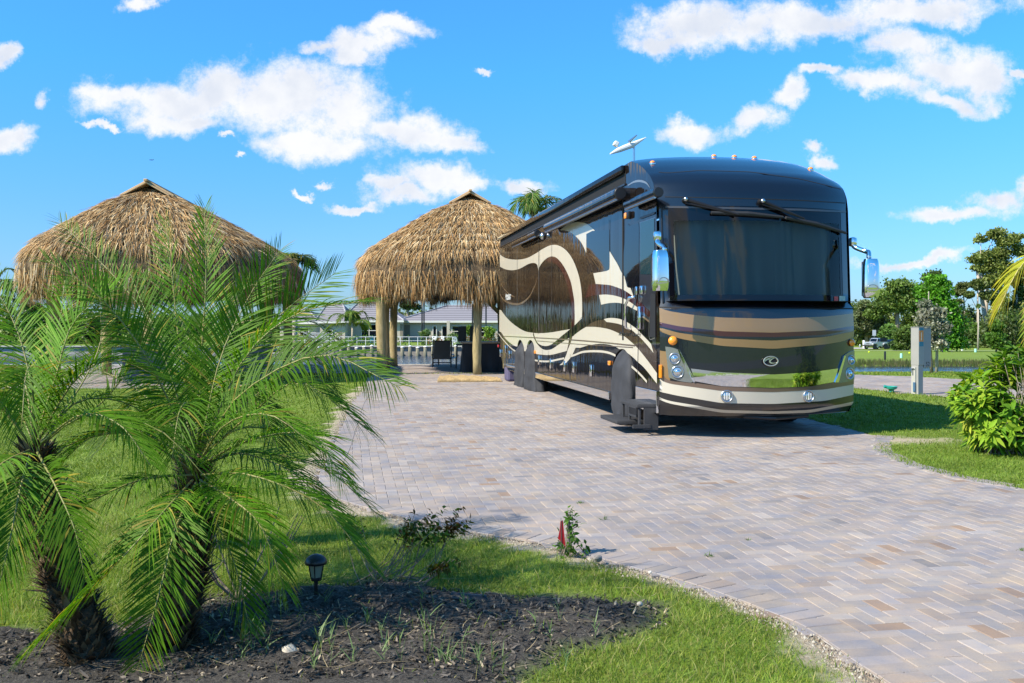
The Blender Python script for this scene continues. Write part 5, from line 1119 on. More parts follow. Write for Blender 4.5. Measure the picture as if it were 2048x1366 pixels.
# ================================================================== palm fronds
UP = np.array([0,0,1.])
def frond(pts, n=52, Ll=.30, w=.0040, col=(.085,.19,.022), r=None, up=None, droop=.35, ang=(62,28), rach=.006, start=.10, dry=0, vlift=.25):
    """curved midrib with paired leaflets; returns V,T,C of leaflets and MB tube of the midrib"""
    c = np.array([list(p) for p in curve(pts, 10)]); d = np.r_[0, np.cumsum(np.linalg.norm(np.diff(c, axis=0), axis=1))]; tot = d[-1]
    ts = np.linspace(start, .995, n); pos = np.stack([np.interp(ts*tot, d, c[:,k]) for k in range(3)], 1)
    p2 = np.stack([np.interp(np.minimum(ts*tot+.02*tot, tot), d, c[:,k]) for k in range(3)], 1); p1 = np.stack([np.interp(np.maximum(ts*tot-.02*tot, 0), d, c[:,k]) for k in range(3)], 1)
    tg = unit(p2-p1); u = np.tile(np.array(up if up is not None else UP, float), (n,1)); N = unit(u-tg*(u*tg).sum(1)[:,None]+1e-6); S = np.cross(tg, N); parts = []
    for s in (-1, 1):
        a = np.radians(np.interp(ts, [start, 1], ang)+r.normal(0, 4, n))[:,None]
        D = unit(tg*np.cos(a)+S*s*np.sin(a)+N*(vlift+r.normal(0,.10,(n,1)))); prof = np.interp(ts, [start,.25,.5,.8,1], [.55,.9,1.0,.75,.42])
        L = Ll*prof*r.uniform(.88,1.08,n); bend = np.stack([np.zeros(n),np.zeros(n),-L*droop*r.uniform(.5,1.4,n)],1)
        base = np.array(col)*(1+r.normal(0,.14,(n,1))); yl = (r.random(n) < .06+dry)[:,None]; base = np.where(yl, np.array([.26,.24,.04])*(1+r.normal(0,.2,(n,1))), base)
        tip = base*np.array([1.25,1.1,.9]); W = unit(np.cross(D, N)+N*s*.45)
        parts.append(blades(pos+r.normal(0,.003,(n,3)), D, W, L, w*prof*r.uniform(.8,1.2,n), bend, base, 4, tipc=tip, wprof=(.45,1,.95,.7,0)))
    tb = MB().tube([Vector(p) for p in c[::3]]+[Vector(c[-1])], [rach*(1-.8*i/(len(c[::3]))) for i in range(len(c[::3])+1)], 6)
    return cat(parts), tb
def build_palm(name, label, crown, trunk_pts, trunk_r, specs, seed, col, group, extra=0, elen=1.0, cut=None):
    r = np.random.default_rng(seed); root = empty(name, trunk_pts[0], 0, label, 'palm', group); o0 = Vector(trunk_pts[0]); allp = []; ribs = MB()
    ncol = np.array(col)
    for sp in specs:
        pts = [Vector(p) for p in sp['p']]; k = dict(Ll=.26, n=52, droop=.35); k.update({a: b for a, b in sp.items() if a != 'p'}); k['n'] = int(k['n']*1.5)
        pp, tb = frond(pts, r=r, col=tuple(ncol*sp.get('tone', 1)*(1+r.normal(0,.08))), **{a: b for a, b in k.items() if a != 'tone'}); allp.append(pp); ribs.add(tb.v, tb.f)
    for i in range(extra):
        a = i*2.399+r.uniform(-.3,.3); el = r.uniform(-.35,1.25); ln = elen*r.uniform(.75,1.1); h = Vector((math.cos(a), math.sin(a), 0)); c0 = Vector(crown)
        p1 = c0+h*ln*.35*math.cos(el)+Vector((0,0,ln*.40*math.sin(el)+.12)); p2 = c0+h*ln*(.7*math.cos(el)+.12)+Vector((0,0,ln*.55*math.sin(el)+.05)); p3 = c0+h*ln*(.95*math.cos(el)+.2)+Vector((0,0,ln*(.5*math.sin(el)-.22)))
        pp, tb = frond([c0, p1, p2, p3], r=r, col=tuple(ncol*r.uniform(.8,1.25)), n=44, Ll=.25, droop=.45); allp.append(pp); ribs.add(tb.v, tb.f)
    V, T, C = cat(allp); V = V-np.array(o0); tri_mesh('fronds', V, T, M['leaf'], root, col=C)
    ribs.v = [tuple(Vector(v)-o0) for v in ribs.v]; ribs.build('midribs', mat('midrib_green', (.16,.19,.045), .5, col2=(.26,.22,.07), vscale=4), root, smooth=True)
    # trunk with leaf-base stubs and fibre
    c = curve(trunk_pts, 10); rr = [np.interp(i/(len(c)-1), np.linspace(0,1,len(trunk_r)), trunk_r) for i in range(len(c))]
    MB().tube([p-o0 for p in c], rr, 14).build('trunk', mat('palm_trunk', (.035,.024,.016), .95, col2=(.13,.085,.05), vscale=18, bump=1, bscale=50), root, smooth=True)
    n = 1500; ti = r.uniform(0, 1, n); ci = np.array([list(p-o0) for p in c]); P = np.stack([np.interp(ti*(len(c)-1), np.arange(len(c)), ci[:,k]) for k in range(3)],1); a = r.uniform(0,2*math.pi,n)
    R_l = np.interp(ti*(len(c)-1), np.arange(len(c)), rr)[:,None]; rad = np.stack([np.cos(a),np.sin(a),np.zeros(n)],1); D = unit(rad*r.uniform(.25,.9,(n,1))+UP*r.uniform(.2,1,(n,1))); S = np.stack([-rad[:,1],rad[:,0],rad[:,2]],1)
    C = np.array([(.10,.065,.035),(.19,.13,.07),(.05,.035,.022),(.26,.19,.11)])[r.integers(0,4,n)]; b1 = blades(P+rad*R_l*.85, D, S, r.uniform(.04,.12,n), r.uniform(.006,.018,n), rad*.01, C, 2, wprof=(1,.8,.2))
    n2 = 2200; ti = r.uniform(.15, 1, n2); P = np.stack([np.interp(ti*(len(c)-1), np.arange(len(c)), ci[:,k]) for k in range(3)],1); a = r.uniform(0,2*math.pi,n2); R_l = np.interp(ti*(len(c)-1), np.arange(len(c)), rr)[:,None]; rad = np.stack([np.cos(a),np.sin(a),np.zeros(n2)],1)
    D = unit(rad+r.normal(0,.5,(n2,3))); b2 = blades(P+rad*R_l*.9, D, np.stack([-rad[:,1],rad[:,0],rad[:,2]],1), r.uniform(.03,.10,n2), np.full(n2,.0012), r.normal(0,.03,(n2,3)), np.tile([[.17,.11,.06]],(n2,1)), 2)
    V, T, C = cat([b1, b2]); tri_mesh('leaf_bases', V, T, M['thatch'], root, col=C); return root
def S(*pts, **k):                                   # photo pixels with a depth each
    d = dict(p=[PW(x, y, Y) for x, y, Y in pts]); d.update(k); return d
GP = 'feathery pygmy date palms in the mulch bed'
cB = PW(392,935,4.75)
specB = [
 S((388,900,4.8),(310,665,4.9),(235,560,5.0),(118,441,5.2), n=60, Ll=.26, tone=.8, up=(.4,-.7,.5), droop=.15),
 S((385,905,4.7),(290,710,4.5),(190,585,4.4),(93,520,4.4), n=58, Ll=.25, tone=.95, up=(.2,-.7,.7), droop=.2),
 S((395,900,4.8),(404,690,4.95),(412,560,5.0),(409,414,5.1), n=64, Ll=.27, up=(.1,-1,.1), tone=1.05, droop=.1, vlift=.05, ang=(55,20)),
 S((390,900,4.85),(360,700,5.0),(345,560,5.1),(330,440,5.2), n=58, Ll=.24, tone=1.0, up=(-.4,-.8,.3), droop=.12),
 S((400,900,4.8),(470,740,4.95),(560,630,5.0),(672,545,5.0), n=60, Ll=.34, up=(0,-1,.1), tone=.9, droop=.08),
 S((400,900,4.8),(440,720,4.9),(500,590,5.0),(560,500,5.0), n=56, Ll=.28, up=(0,-1,.1), tone=.95, droop=.1),
 S((405,900,4.7),(490,715,4.7),(600,625,4.7),(738,602,4.6), n=62, Ll=.27, tone=1.1),
 S((405,910,4.6),(480,790,4.45),(640,710,4.3),(800,775,4.1), n=70, Ll=.28, tone=1.0, droop=.35, up=(0,-.6,.8)),
 S((405,910,4.7),(500,830,4.6),(600,765,4.5),(735,860,4.4), n=60, Ll=.26, tone=.95, droop=.5),
 S((400,930,4.6),(500,880,4.4),(620,870,4.3),(690,965,4.2), n=56, Ll=.24, droop=.4, tone=1.15),
 S((402,950,4.5),(500,950,4.3),(640,1010,4.2),(740,1130,4.15), n=62, Ll=.25, droop=.5, tone=1.1),
 S((400,960,4.5),(450,990,4.25),(520,1050,4.1),(570,1180,4.05), n=56, Ll=.22, droop=.5, tone=1.15),
 S((385,950,4.5),(280,960,4.25),(160,1015,4.1),(20,1110,4.0), n=60, Ll=.23, droop=.55, tone=.9),
 S((380,940,4.6),(290,880,4.4),(190,870,4.3),(90,960,4.2), n=56, Ll=.22, tone=.95, droop=.4),
 S((385,960,4.4),(330,1020,4.1),(240,1120,3.95),(60,1300,3.9), n=56, Ll=.22, droop=.45, dry=.10, tone=1.1),
 S((392,965,4.4),(350,1060,4.1),(320,1180,3.95),(275,1340,3.9), n=60, Ll=.22, droop=.15, up=(0,-1,.15), dry=.03, tone=1.0, vlift=.05, ang=(58,40)),
 S((400,965,4.45),(430,1040,4.3),(470,1130,4.25),(500,1260,4.2), n=44, Ll=.2, tone=1.0),
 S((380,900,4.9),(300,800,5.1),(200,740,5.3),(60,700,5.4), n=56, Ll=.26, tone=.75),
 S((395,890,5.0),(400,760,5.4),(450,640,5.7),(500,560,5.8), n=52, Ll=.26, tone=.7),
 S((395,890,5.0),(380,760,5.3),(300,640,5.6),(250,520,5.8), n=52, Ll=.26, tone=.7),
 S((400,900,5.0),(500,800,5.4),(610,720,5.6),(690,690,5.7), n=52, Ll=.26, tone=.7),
 S((395,930,4.6),(450,850,4.3),(540,830,4.1),(640,900,4.0), n=50, Ll=.22, tone=1.2),
]
palmB = build_palm('date_palm', 'tallest feathery green palm left of centre with long fronds reaching over the pavers', cB,
 [G(338,1320), PW(350,1270,4.28), PW(378,1150,4.45), PW(392,1040,4.65), PW(392,930,4.75)], [.075,.072,.068,.062,.05], specB, 21, (.075,.185,.010), GP, extra=6, elen=.85)
cC = PW(398,735,6.1)
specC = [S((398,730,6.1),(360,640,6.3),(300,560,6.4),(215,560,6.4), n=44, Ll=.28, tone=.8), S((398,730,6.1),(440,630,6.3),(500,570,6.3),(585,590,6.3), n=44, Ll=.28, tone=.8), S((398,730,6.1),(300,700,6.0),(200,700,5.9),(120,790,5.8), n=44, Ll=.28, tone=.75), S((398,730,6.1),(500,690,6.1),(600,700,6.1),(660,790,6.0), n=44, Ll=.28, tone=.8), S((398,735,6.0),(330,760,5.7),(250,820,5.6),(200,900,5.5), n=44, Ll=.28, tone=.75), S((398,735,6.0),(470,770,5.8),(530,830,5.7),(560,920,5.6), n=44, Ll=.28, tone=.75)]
palmC = build_palm('date_palm', 'darker feathery palm standing behind the tallest palm, mostly hidden by its fronds', cC,
 [G(392,1090), PW(385,980,6.2), PW(390,860,6.15), PW(398,730,6.1)], [.085,.075,.07,.06], specC, 23, (.055,.115,.014), GP, extra=6, elen=1.0)
cA = PW(70,900,4.35)
specA = [
 S((70,880,4.4),(110,760,4.4),(150,640,4.45),(245,570,4.5), n=58, Ll=.27, tone=1.55, droop=.1, up=(-.5,-.7,.5)),
 S((66,880,4.4),(60,760,4.5),(30,650,4.6),(-30,540,4.7), n=52, Ll=.26, tone=1.1, up=(.3,-.8,.5)),
 S((70,880,4.4),(90,730,4.6),(120,640,4.7),(130,560,4.8), n=52, Ll=.26, tone=.9, up=(0,-1,.3)),
 S((72,890,4.4),(150,760,4.4),(230,720,4.4),(330,760,4.4), n=56, Ll=.25, tone=1.1),
 S((72,895,4.3),(160,830,4.2),(240,850,4.1),(300,930,4.0), n=52, Ll=.22, tone=1.1),
 S((60,890,4.3),(-20,780,4.2),(-90,760,4.1),(-200,820,4.1), n=50, Ll=.25, tone=1.0),
 S((60,900,4.2),(0,930,4.0),(-60,1000,3.9),(-140,1100,3.85), n=50, Ll=.23),
 S((75,905,4.2),(110,970,4.0),(150,1060,3.9),(170,1160,3.85), n=46, Ll=.2, tone=.9, up=(0,-1,.2)),
 S((62,905,4.2),(40,980,4.0),(20,1080,3.9),(-10,1200,3.85), n=50, Ll=.21, tone=.85, up=(0,-1,.2)),
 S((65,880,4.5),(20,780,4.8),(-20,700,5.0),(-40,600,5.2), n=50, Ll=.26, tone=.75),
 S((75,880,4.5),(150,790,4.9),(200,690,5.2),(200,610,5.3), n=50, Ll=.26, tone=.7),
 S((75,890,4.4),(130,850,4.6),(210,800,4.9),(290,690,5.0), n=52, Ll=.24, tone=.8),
]
palmA = build_palm('date_palm', 'bushy feathery palm at the left edge on a shaggy leaning brown trunk', cA,
 [G(190,1352), PW(165,1270,4.1), PW(125,1150,4.2), PW(90,1020,4.28), PW(70,900,4.35)], [.085,.08,.078,.07,.055], specA, 22, (.080,.190,.010), GP, extra=5, elen=.8)
# small palm-like tops further off
def far_palm(px, py, Y, ln, n, label, trunk_to=None, col=(.06,.12,.02), seed=1, Ll=.6, wide=.03, tr=.14, lean=0, els=(-.2,1.3)):
    r = np.random.default_rng(seed); c = PW(px, py, Y); z0 = hz(c.x, Y); root = empty('coconut_palm', (c.x+lean, Y, z0), 0, label, 'palm'); o0 = Vector((c.x+lean, Y, z0)); parts = []; rb = MB()
    for i in range(n):
        a = i*2.399+r.uniform(-.3,.3); el = r.uniform(*els); L_ = ln*r.uniform(.8,1.1); h = Vector((math.cos(a), math.sin(a), 0))
        p, tb = frond([c, c+h*L_*.35*math.cos(el)+Vector((0,0,L_*.4*math.sin(el))), c+h*L_*.75*math.cos(el)+Vector((0,0,L_*.5*math.sin(el)-.05*L_)), c+h*L_*math.cos(el)+Vector((0,0,L_*(.5*math.sin(el)-.3)))], n=36, Ll=Ll, w=wide, col=tuple(np.array(col)*r.uniform(.7,1.3)), r=r, droop=.6, rach=.03*ln/2.5); parts.append(p); rb.add(tb.v, tb.f)
    V, T, C = cat(parts); tri_mesh('fronds', V-np.array(o0), T, M['leaf'], root, col=C); rb.v = [tuple(Vector(v)-o0) for v in rb.v]; rb.build('midribs', M['wood'], root)
    MB().tube([Vector((0,0,0)), (c-o0)*.5+Vector((-lean*.1,0,0)), c-o0], [tr*1.2, tr, tr*.8], 10).build('trunk', M['palebark'], root, smooth=True); return root
far_palm(1066, 436, 36, 2.0, 13, 'palm whose green top sticks up behind the hut and the motorhome roof', seed=3, Ll=.55, wide=.02, els=(.6,1.45), col=(.07,.14,.025))
far_palm(-14, 590, 40, 2.4, 12, 'palm at the far left edge beside the bigger thatched hut', seed=4, Ll=.6, col=(.07,.13,.03))
far_palm(705, 645, 118, 3.6, 12, 'palm across the canal in front of the black framed window', seed=5, Ll=1.0, wide=.07, col=(.10,.17,.03))
far_palm(590, 520, 52, 1.1, 9, 'palm behind the right edge of the bigger thatched hut', seed=6, Ll=.9, wide=.03, els=(-.2,1.0), col=(.09,.12,.03))
far_palm(1110/1, 600, 125, 3.2, 9, 'palm across the canal, screened by the motorhome', seed=9, Ll=.9, wide=.06)
# yellow-green palm at the right edge
def side_palm():
    r = np.random.default_rng(31); c = PW(2150, 520, 17); root = empty('coconut_palm', (c.x, 17, 0), 0, 'yellow green palm frond reaching in at the right edge of the lawn', 'palm'); o0 = Vector((c.x,17,0)); parts = []; rb = MB()
    for sp in ([(2150,520,17),(2085,505,17),(2040,535,17),(1996,620,17)],[(2150,520,17),(2210,480,17),(2270,520,17),(2300,620,17)],[(2150,520,17),(2140,420,17),(2180,330,17.5),(2230,300,18)],[(2150,520,17),(2110,560,15.8),(2080,640,15),(2070,740,14.6)],[(2150,520,17),(2180,570,18),(2210,660,19),(2220,740,19)]):
        p, tb = frond([PW(*q) for q in sp], n=58, Ll=.55, w=.018, col=(.34,.36,.03) if sp[3][0] < 2050 else (.16,.25,.03), r=r, droop=.75, rach=.02, dry=.2); parts.append(p); rb.add(tb.v, tb.f)
    V, T, C = cat(parts); tri_mesh('fronds', V-np.array(o0), T, M['leaf'], root, col=C); rb.v = [tuple(Vector(v)-o0) for v in rb.v]; rb.build('midribs', mat('midrib_yellow', (.35,.30,.06), .5), root)
    MB().tube([(0,0,0),(.05,0,1.3),c-o0], [.16,.12,.10], 12).build('trunk', M['palebark'], root, smooth=True)
side_palm()
# ================================================================== broadleaf trees
def leaves(P, size, C, r, flat=.0, long=1.6):
    n = len(P); a = unit(r.normal(0,1,(n,3))+np.array([0,0,flat])); b = unit(np.cross(a, unit(r.normal(0,1,(n,3))))); s = (size*r.uniform(.6,1.3,n))[:,None]
    V = np.stack([P-b*s*long/2, P+a*0-np.cross(a,b)*s*.5, P+b*s*long/2, P+np.cross(a,b)*s*.5], 1).reshape(-1,3); base = (np.arange(n)*4)[:,None]
    T = np.concatenate([base+np.array([[0,1,2]]), base+np.array([[0,2,3]])]); return V, T, np.repeat(C, 4, 0)
def tree(name, label, px, Y, crown, nleaf, size, col, seed, trunk_px=None, tr=.25, catg='tree', group=None, bark='bark', spread=.45, limbs=True, colv=.25, base_py=None, clump=None, kind=None, cols=None, depth=1.0, trunk_top=None):
    """crown: photo ellipses (cx,cy,rx,ry) at depth Y, each filled with clumps of leaves"""
    r = np.random.default_rng(seed); tx = trunk_px if trunk_px is not None else px; x0 = (tx-CX)/F*Y; z0 = hz(x0, Y); o0 = Vector((x0, Y, z0)); root = empty(name, o0, 0, label, catg, group)
    if kind: root['kind'] = kind
    areas = np.array([c[2]*c[3] for c in crown], float); areas /= areas.sum(); Ps = []; Cs = []; tips = []
    for (cx, cy, rx, ry), fr in zip(crown, areas):
        c = PW(cx, cy, Y); R = np.array([rx, (rx+ry)/2*depth, ry])*Y/F; k = max(4, int((clump or 16)*fr*len(crown)**.5*2.4)); cc = unit(r.normal(0,1,(k,3)))*(r.uniform(.25,1,(k,1))**.5)*R*.86; cc[:,2] = cc[:,2]
        n = int(nleaf*1.25*fr); idx = r.integers(0, k, n); cr = (R.mean()*spread*r.uniform(.5,1.15,k))[idx][:,None]; off = r.normal(0,.50,(n,3))*cr*np.array([1.2,1.2,.85])
        Ps.append(np.array(c)+cc[idx]+off); tone = (1+r.normal(0,colv,k))[idx][:,None]; pc = np.array(cols)[r.integers(0, len(cols), k)][idx] if cols is not None else np.tile(np.array(col), (n,1)); Cs.append(pc*np.clip(tone,.5,1.7)*(1+r.normal(0,.12,(n,1)))); tips.append((Vector(c), [Vector(np.array(c)+q) for q in cc[:5]], R))
    P = np.concatenate(Ps); C = np.concatenate(Cs); V, T, C = leaves(P, size, C, r); tri_mesh('crown', V-np.array(o0), T, M['tleaf'], root, col=C)
    tm = MB(); top = Vector(tips[0][0])-o0 if trunk_top is None else PW(trunk_top[0], trunk_top[1], Y)-o0; mid = top*.5+Vector((r.normal(0,.15)*tr*3, 0, 0)); tm.tube([Vector((0,0,-.1)), mid, top], [tr*1.15, tr*.85, tr*.45], 10)
    if limbs:
        for c, sub, R in tips:
            st_ = mid.lerp(top, r.uniform(.0,.9)); e = c-o0; tm.tube([st_, st_.lerp(e,.5)+Vector((0,0,-.12*R[2])), e], [tr*.4, tr*.25, tr*.12], 6)
            for q in sub: tm.tube([e, e.lerp(q-o0,.5), q-o0], [tr*.14, tr*.09, tr*.04], 5)
    tm.build('trunk', M[bark], root, smooth=True); return root
G1, G2, G3 = (.075,.13,.022), (.085,.17,.02), (.035,.06,.014)
TG = 'trees beyond the far lawn'
tree('pine_tree', 'tallest pine at the right with open ragged crown and ivy covered bare trunk', 1990, 172, [(1950,520,14,10),(1992,468,18,13),(1962,478,14,8),(2012,482,24,12),(2036,474,16,8),(2042,500,16,14),(1965,512,22,10),(2000,508,24,12),(1990,532,30,14),(1955,538,14,8),(2020,545,22,16),(1985,562,28,14),(2040,540,16,14),(1996,590,11,28)], 17000, .30, (.17,.21,.045), 41, trunk_px=1981, tr=.42, group=TG, bark='palebark', spread=.62, clump=34, depth=.7)
tree('pine_tree', 'bare pale topped trunk standing left of the tallest pine', 1974, 176, [(1975,566,5,4),(1972,640,6,8)], 700, .3, G1, 42, trunk_px=1973, tr=.55, group=TG, bark='palebark', limbs=False)
tree('pine_tree', 'slim pine with small leaning crown, left of the pale bare trunk', 1958, 170, [(1955,570,16,9),(1970,590,12,8),(1940,590,10,6)], 2400, .34, (.12,.16,.04), 43, trunk_px=1955, tr=.22, group=TG, bark='palebark')
tree('pine_tree', 'thin distant pine with sparse crown, right of the bright green tree', 1930, 180, [(1926,572,14,7),(1918,585,14,7),(1938,590,10,6),(1915,603,12,5)], 2400, .34, (.12,.15,.045), 44, trunk_px=1931, tr=.2, group=TG, bark='palebark')
tree('oak_tree', 'broad oak with rounded dark crown and forked limbs just right of the motorhome', 1795, 165, [(1798,573,30,14),(1775,592,24,14),(1822,588,24,16),(1765,612,24,14),(1800,605,34,16),(1836,610,18,20),(1752,625,18,12)], 16000, .34, (.12,.19,.035), 45, trunk_px=1795, tr=.42, group=TG, clump=34, spread=.5)
tree('broadleaf_tree', 'bright green leafy tree behind the silver tree and utility pedestal', 1875, 120, [(1872,560,18,14),(1868,585,32,22),(1880,615,34,24),(1890,650,36,24),(1900,680,28,20),(1870,680,26,16)], 17000, .26, (.10,.27,.015), 46, trunk_px=1885, tr=.2, group=TG, clump=34, spread=.5)
tree('shade_tree', 'tree with yellow green crown rising between oak and bright tree', 1850, 168, [(1870,556,24,12),(1850,575,18,12),(1888,570,14,10)], 5000, .34, (.075,.12,.03), 47, trunk_px=1862, tr=.3, group=TG)
tree('grey_tree', 'hazy grey green tree just beside the motorhome mirror', 1735, 168, [(1730,620,22,20),(1742,645,30,22),(1715,650,20,24)], 9000, .34, (.12,.15,.06), 48, tr=.3, group=TG, clump=20)
tree('broken_tree', 'slender leaning dead stem before the woodland at the right', 1957, 150, [(1957,612,3,4)], 60, .3, G1, 49, trunk_px=1956, tr=.14, group=TG, bark='palebark', limbs=False)
tree('pine_tree', 'pine at the very right edge of the view beyond the tallest pine', 2038, 178, [(2036,560,22,16),(2046,590,16,18),(2030,610,16,14)], 6000, .34, (.09,.13,.03), 50, trunk_px=2030, tr=.25, group=TG, bark='palebark')
tree('young_tree', 'small young tree at the road bend right of the blue car', 1815, 140, [(1812,668,22,18),(1806,688,20,10),(1830,680,14,12)], 5200, .26, (.10,.16,.03), 51, tr=.12, group=TG)
tree('young_tree', 'small leafy tree in front of the wood below the tallest pine', 1992, 120, [(1996,655,12,14),(1990,680,18,16),(2005,690,14,12)], 4200, .22, (.08,.17,.02), 52, tr=.1, group=TG)
tree('shrub', 'light green bush directly behind the silver car', 1775, 160, [(1776,665,16,16),(1778,684,18,12)], 3600, .28, (.09,.17,.03), 53, tr=.1, group=TG, catg='bush')
tree('shrub', 'low dark shrub at the roadside right of the blue car', 1800, 142, [(1800,692,20,8),(1790,688,10,8)], 2600, .2, (.05,.10,.02), 54, tr=.08, group=TG, catg='bush')
# the silver-leaved sapling near the pedestal
tree('silver_tree', 'silvery grey leaved small tree right behind the utility pedestal', 1868, 33, [(1850,612,14,12),(1862,630,24,16),(1882,625,12,10),(1866,655,28,18),(1890,655,16,14),(1868,685,24,14),(1842,640,14,12)], 7000, .062, (.24,.25,.18), 55, trunk_px=1864, tr=.05, catg='tree', cols=[(.26,.27,.20),(.18,.20,.14),(.34,.34,.26)], spread=.5, clump=30)
MB_ = MB().tube([PW(1873,744,33.4)-Vector((0,0,.1)), PW(1874,700,33.4), PW(1876,640,33.4)], [.06,.045,.03], 10); o = MB_.build('support_stake', M['palebark'], smooth=True); tag(o, 'pale wooden stake supporting the silvery tree', 'stake')
o = MB().tube([PW(1857.5,690,33.2), PW(1857.5,583,33.2)], .02, 8).build('support_stake', M['palebark']); tag(o, 'thin tall stake rising above the silvery tree crown', 'stake')
# far woodland as one mass behind the trees
def wood(name, label, x0p, x1p, Y0, Y1, top_py, n, size, cols, seed, kind='stuff', bot=None):
    r = np.random.default_rng(seed); k = int((x1p-x0p)/7)+3; cxp = r.uniform(x0p, x1p, k); Yk = r.uniform(Y0, Y1, k); Ps, Cs = [], []
    idx = r.integers(0, k, n); tp = np.interp(cxp, [t[0] for t in top_py], [t[1] for t in top_py])+r.normal(0, 7, k); xw = (cxp-CX)/F*Yk; zb = height(xw, Yk); zt = E-(tp-HY)/F*Yk
    h = np.maximum(zt-zb, .6); cz = zb[idx]+h[idx]*r.uniform(0,1,n)**.8; rad = 16/F*Yk*1.15; an = unit(r.normal(0,1,(n,3)))*(r.uniform(0,1,(n,1))**.45)*rad[idx][:,None]; an[:,2] *= .8
    q = noise; P = np.stack([xw[idx], Yk[idx], cz], 1)+an; cc = np.array(cols)[r.integers(0,len(cols),k)][idx]; lump = np.sin(P[:,0]*.9+P[:,2]*1.3)*np.sin(P[:,2]*.8-P[:,0]*.5+2); C = cc*(1+.35*lump[:,None])*(1+r.normal(0,.18,(n,1)))
    V, T, C = leaves(P, size, np.clip(C, .005, 1), r); return tag(tri_mesh(name, V, T, M['tleaf'], col=C), kind=kind)
dk = [(.07,.12,.022),(.10,.16,.03),(.13,.19,.035),(.055,.09,.022),(.15,.19,.06)]
wood('far_woodland', '', 1500, 2350, 178, 196, [(1500,640),(1700,612),(1760,625),(1850,622),(1905,618),(1940,628),(1985,636),(2048,590),(2350,575)], 60000, .42, dk, 61)
wood('wood_undergrowth', '', 1830, 2350, 160, 172, [(1830,690),(1905,676),(1960,650),(2048,620),(2350,600)], 26000, .34, dk+[(.09,.15,.03)], 62)
wood('left_woodland', '', -500, 330, 120, 136, [(-500,560),(0,600),(100,612),(180,628),(260,640),(330,660)], 24000, .36, dk, 63)
wood('distant_treeline', '', 330, 1560, 205, 225, [(330,640),(700,634),(1000,630),(1300,626),(1560,622)], 26000, .6, dk, 65)
wood('garden_planting', '', 560, 1300, 112, 118, [(560,684),(640,683),(760,685),(900,684),(1000,680),(1300,672)], 8000, .14, [(.07,.15,.02),(.10,.18,.03),(.25,.10,.03),(.05,.10,.02)], 64)
for (px, py, rx, ry, Y, c, lab, sd_) in ((1266/4.1+540+2,668,9,9,116,(.14,.22,.07),'dark leaved garden shrub left of the seated person',71),(906,675,9,9,115,(.20,.26,.12),'pale flowering shrub before the porch column',72),(978,665,12,11,114,(.16,.26,.03),'bright yellow green shrub behind the outdoor kitchen',73),(938,662,6,12,114,(.14,.24,.03),'narrow green shrub between the covered stools',74)):
    tree('garden_shrub', lab, px, Y, [(px,py,rx,ry)], 900, .16, c, sd_, tr=.05, catg='bush', group='shrubs on the far terrace', limbs=False)
tree('tropical_tree', 'dark round topped tree just left of the big hut post', 75, 60, [(70,630,26,22),(95,650,22,26),(85,680,26,22)], 9000, .14, (.05,.115,.02), 75, tr=.15, group=None)
tree('tropical_tree', 'dark tree far across the canal seen under the left hut', 220, 112, [(200,640,24,14),(230,650,24,16),(262,652,20,14),(180,660,20,14)], 7000, .26, (.04,.075,.022), 76, tr=.25)
tree('tropical_tree', 'bushy bank tree seen behind the middle of the tall palm', 355, 100, [(320,655,22,16),(350,660,24,18),(300,672,18,14)], 7000, .2, (.05,.11,.02), 77, tr=.2)
for (px, sd_) in ((815,78),(1010,79)):
    tree('roof_line_tree', 'treetop peeking over the %s roof of the houses across the canal' % ('left' if px == 815 else 'right'), px, 165, [(px,610,14,7),(px+16,614,10,6)], 1600, .34, (.05,.09,.025), sd_, tr=.3, group='treetops behind the houses')
# ================================================================== shrubs near the camera
def leafshape(P, D, N, L, W, C, bend):
    """pointed oval leaves folded along the midrib (6 triangles)"""
    S_ = unit(np.cross(D, N)); L = L[:,None]; W = W[:,None]; b = bend
    a0 = P; a1 = P+D*L*.33-S_*W+N*W*.25+b*.1; a2 = P+D*L*.35+b*.12; a3 = P+D*L*.33+S_*W+N*W*.25+b*.1; a4 = P+D*L*.7-S_*W*.72+N*W*.2+b*.5; a5 = P+D*L*.7+b*.5; a6 = P+D*L*.7+S_*W*.72+N*W*.2+b*.5; a7 = P+D*L+b
    V = np.stack([a0,a1,a2,a3,a4,a5,a6,a7],1).reshape(-1,3); base = (np.arange(len(P))*8)[:,None]; T = np.concatenate([base+np.array([t]) for t in ((0,1,2),(0,2,3),(1,4,5),(1,5,2),(2,5,6),(2,6,3),(4,7,5),(5,7,6))]); return V, T, np.repeat(C, 8, 0)
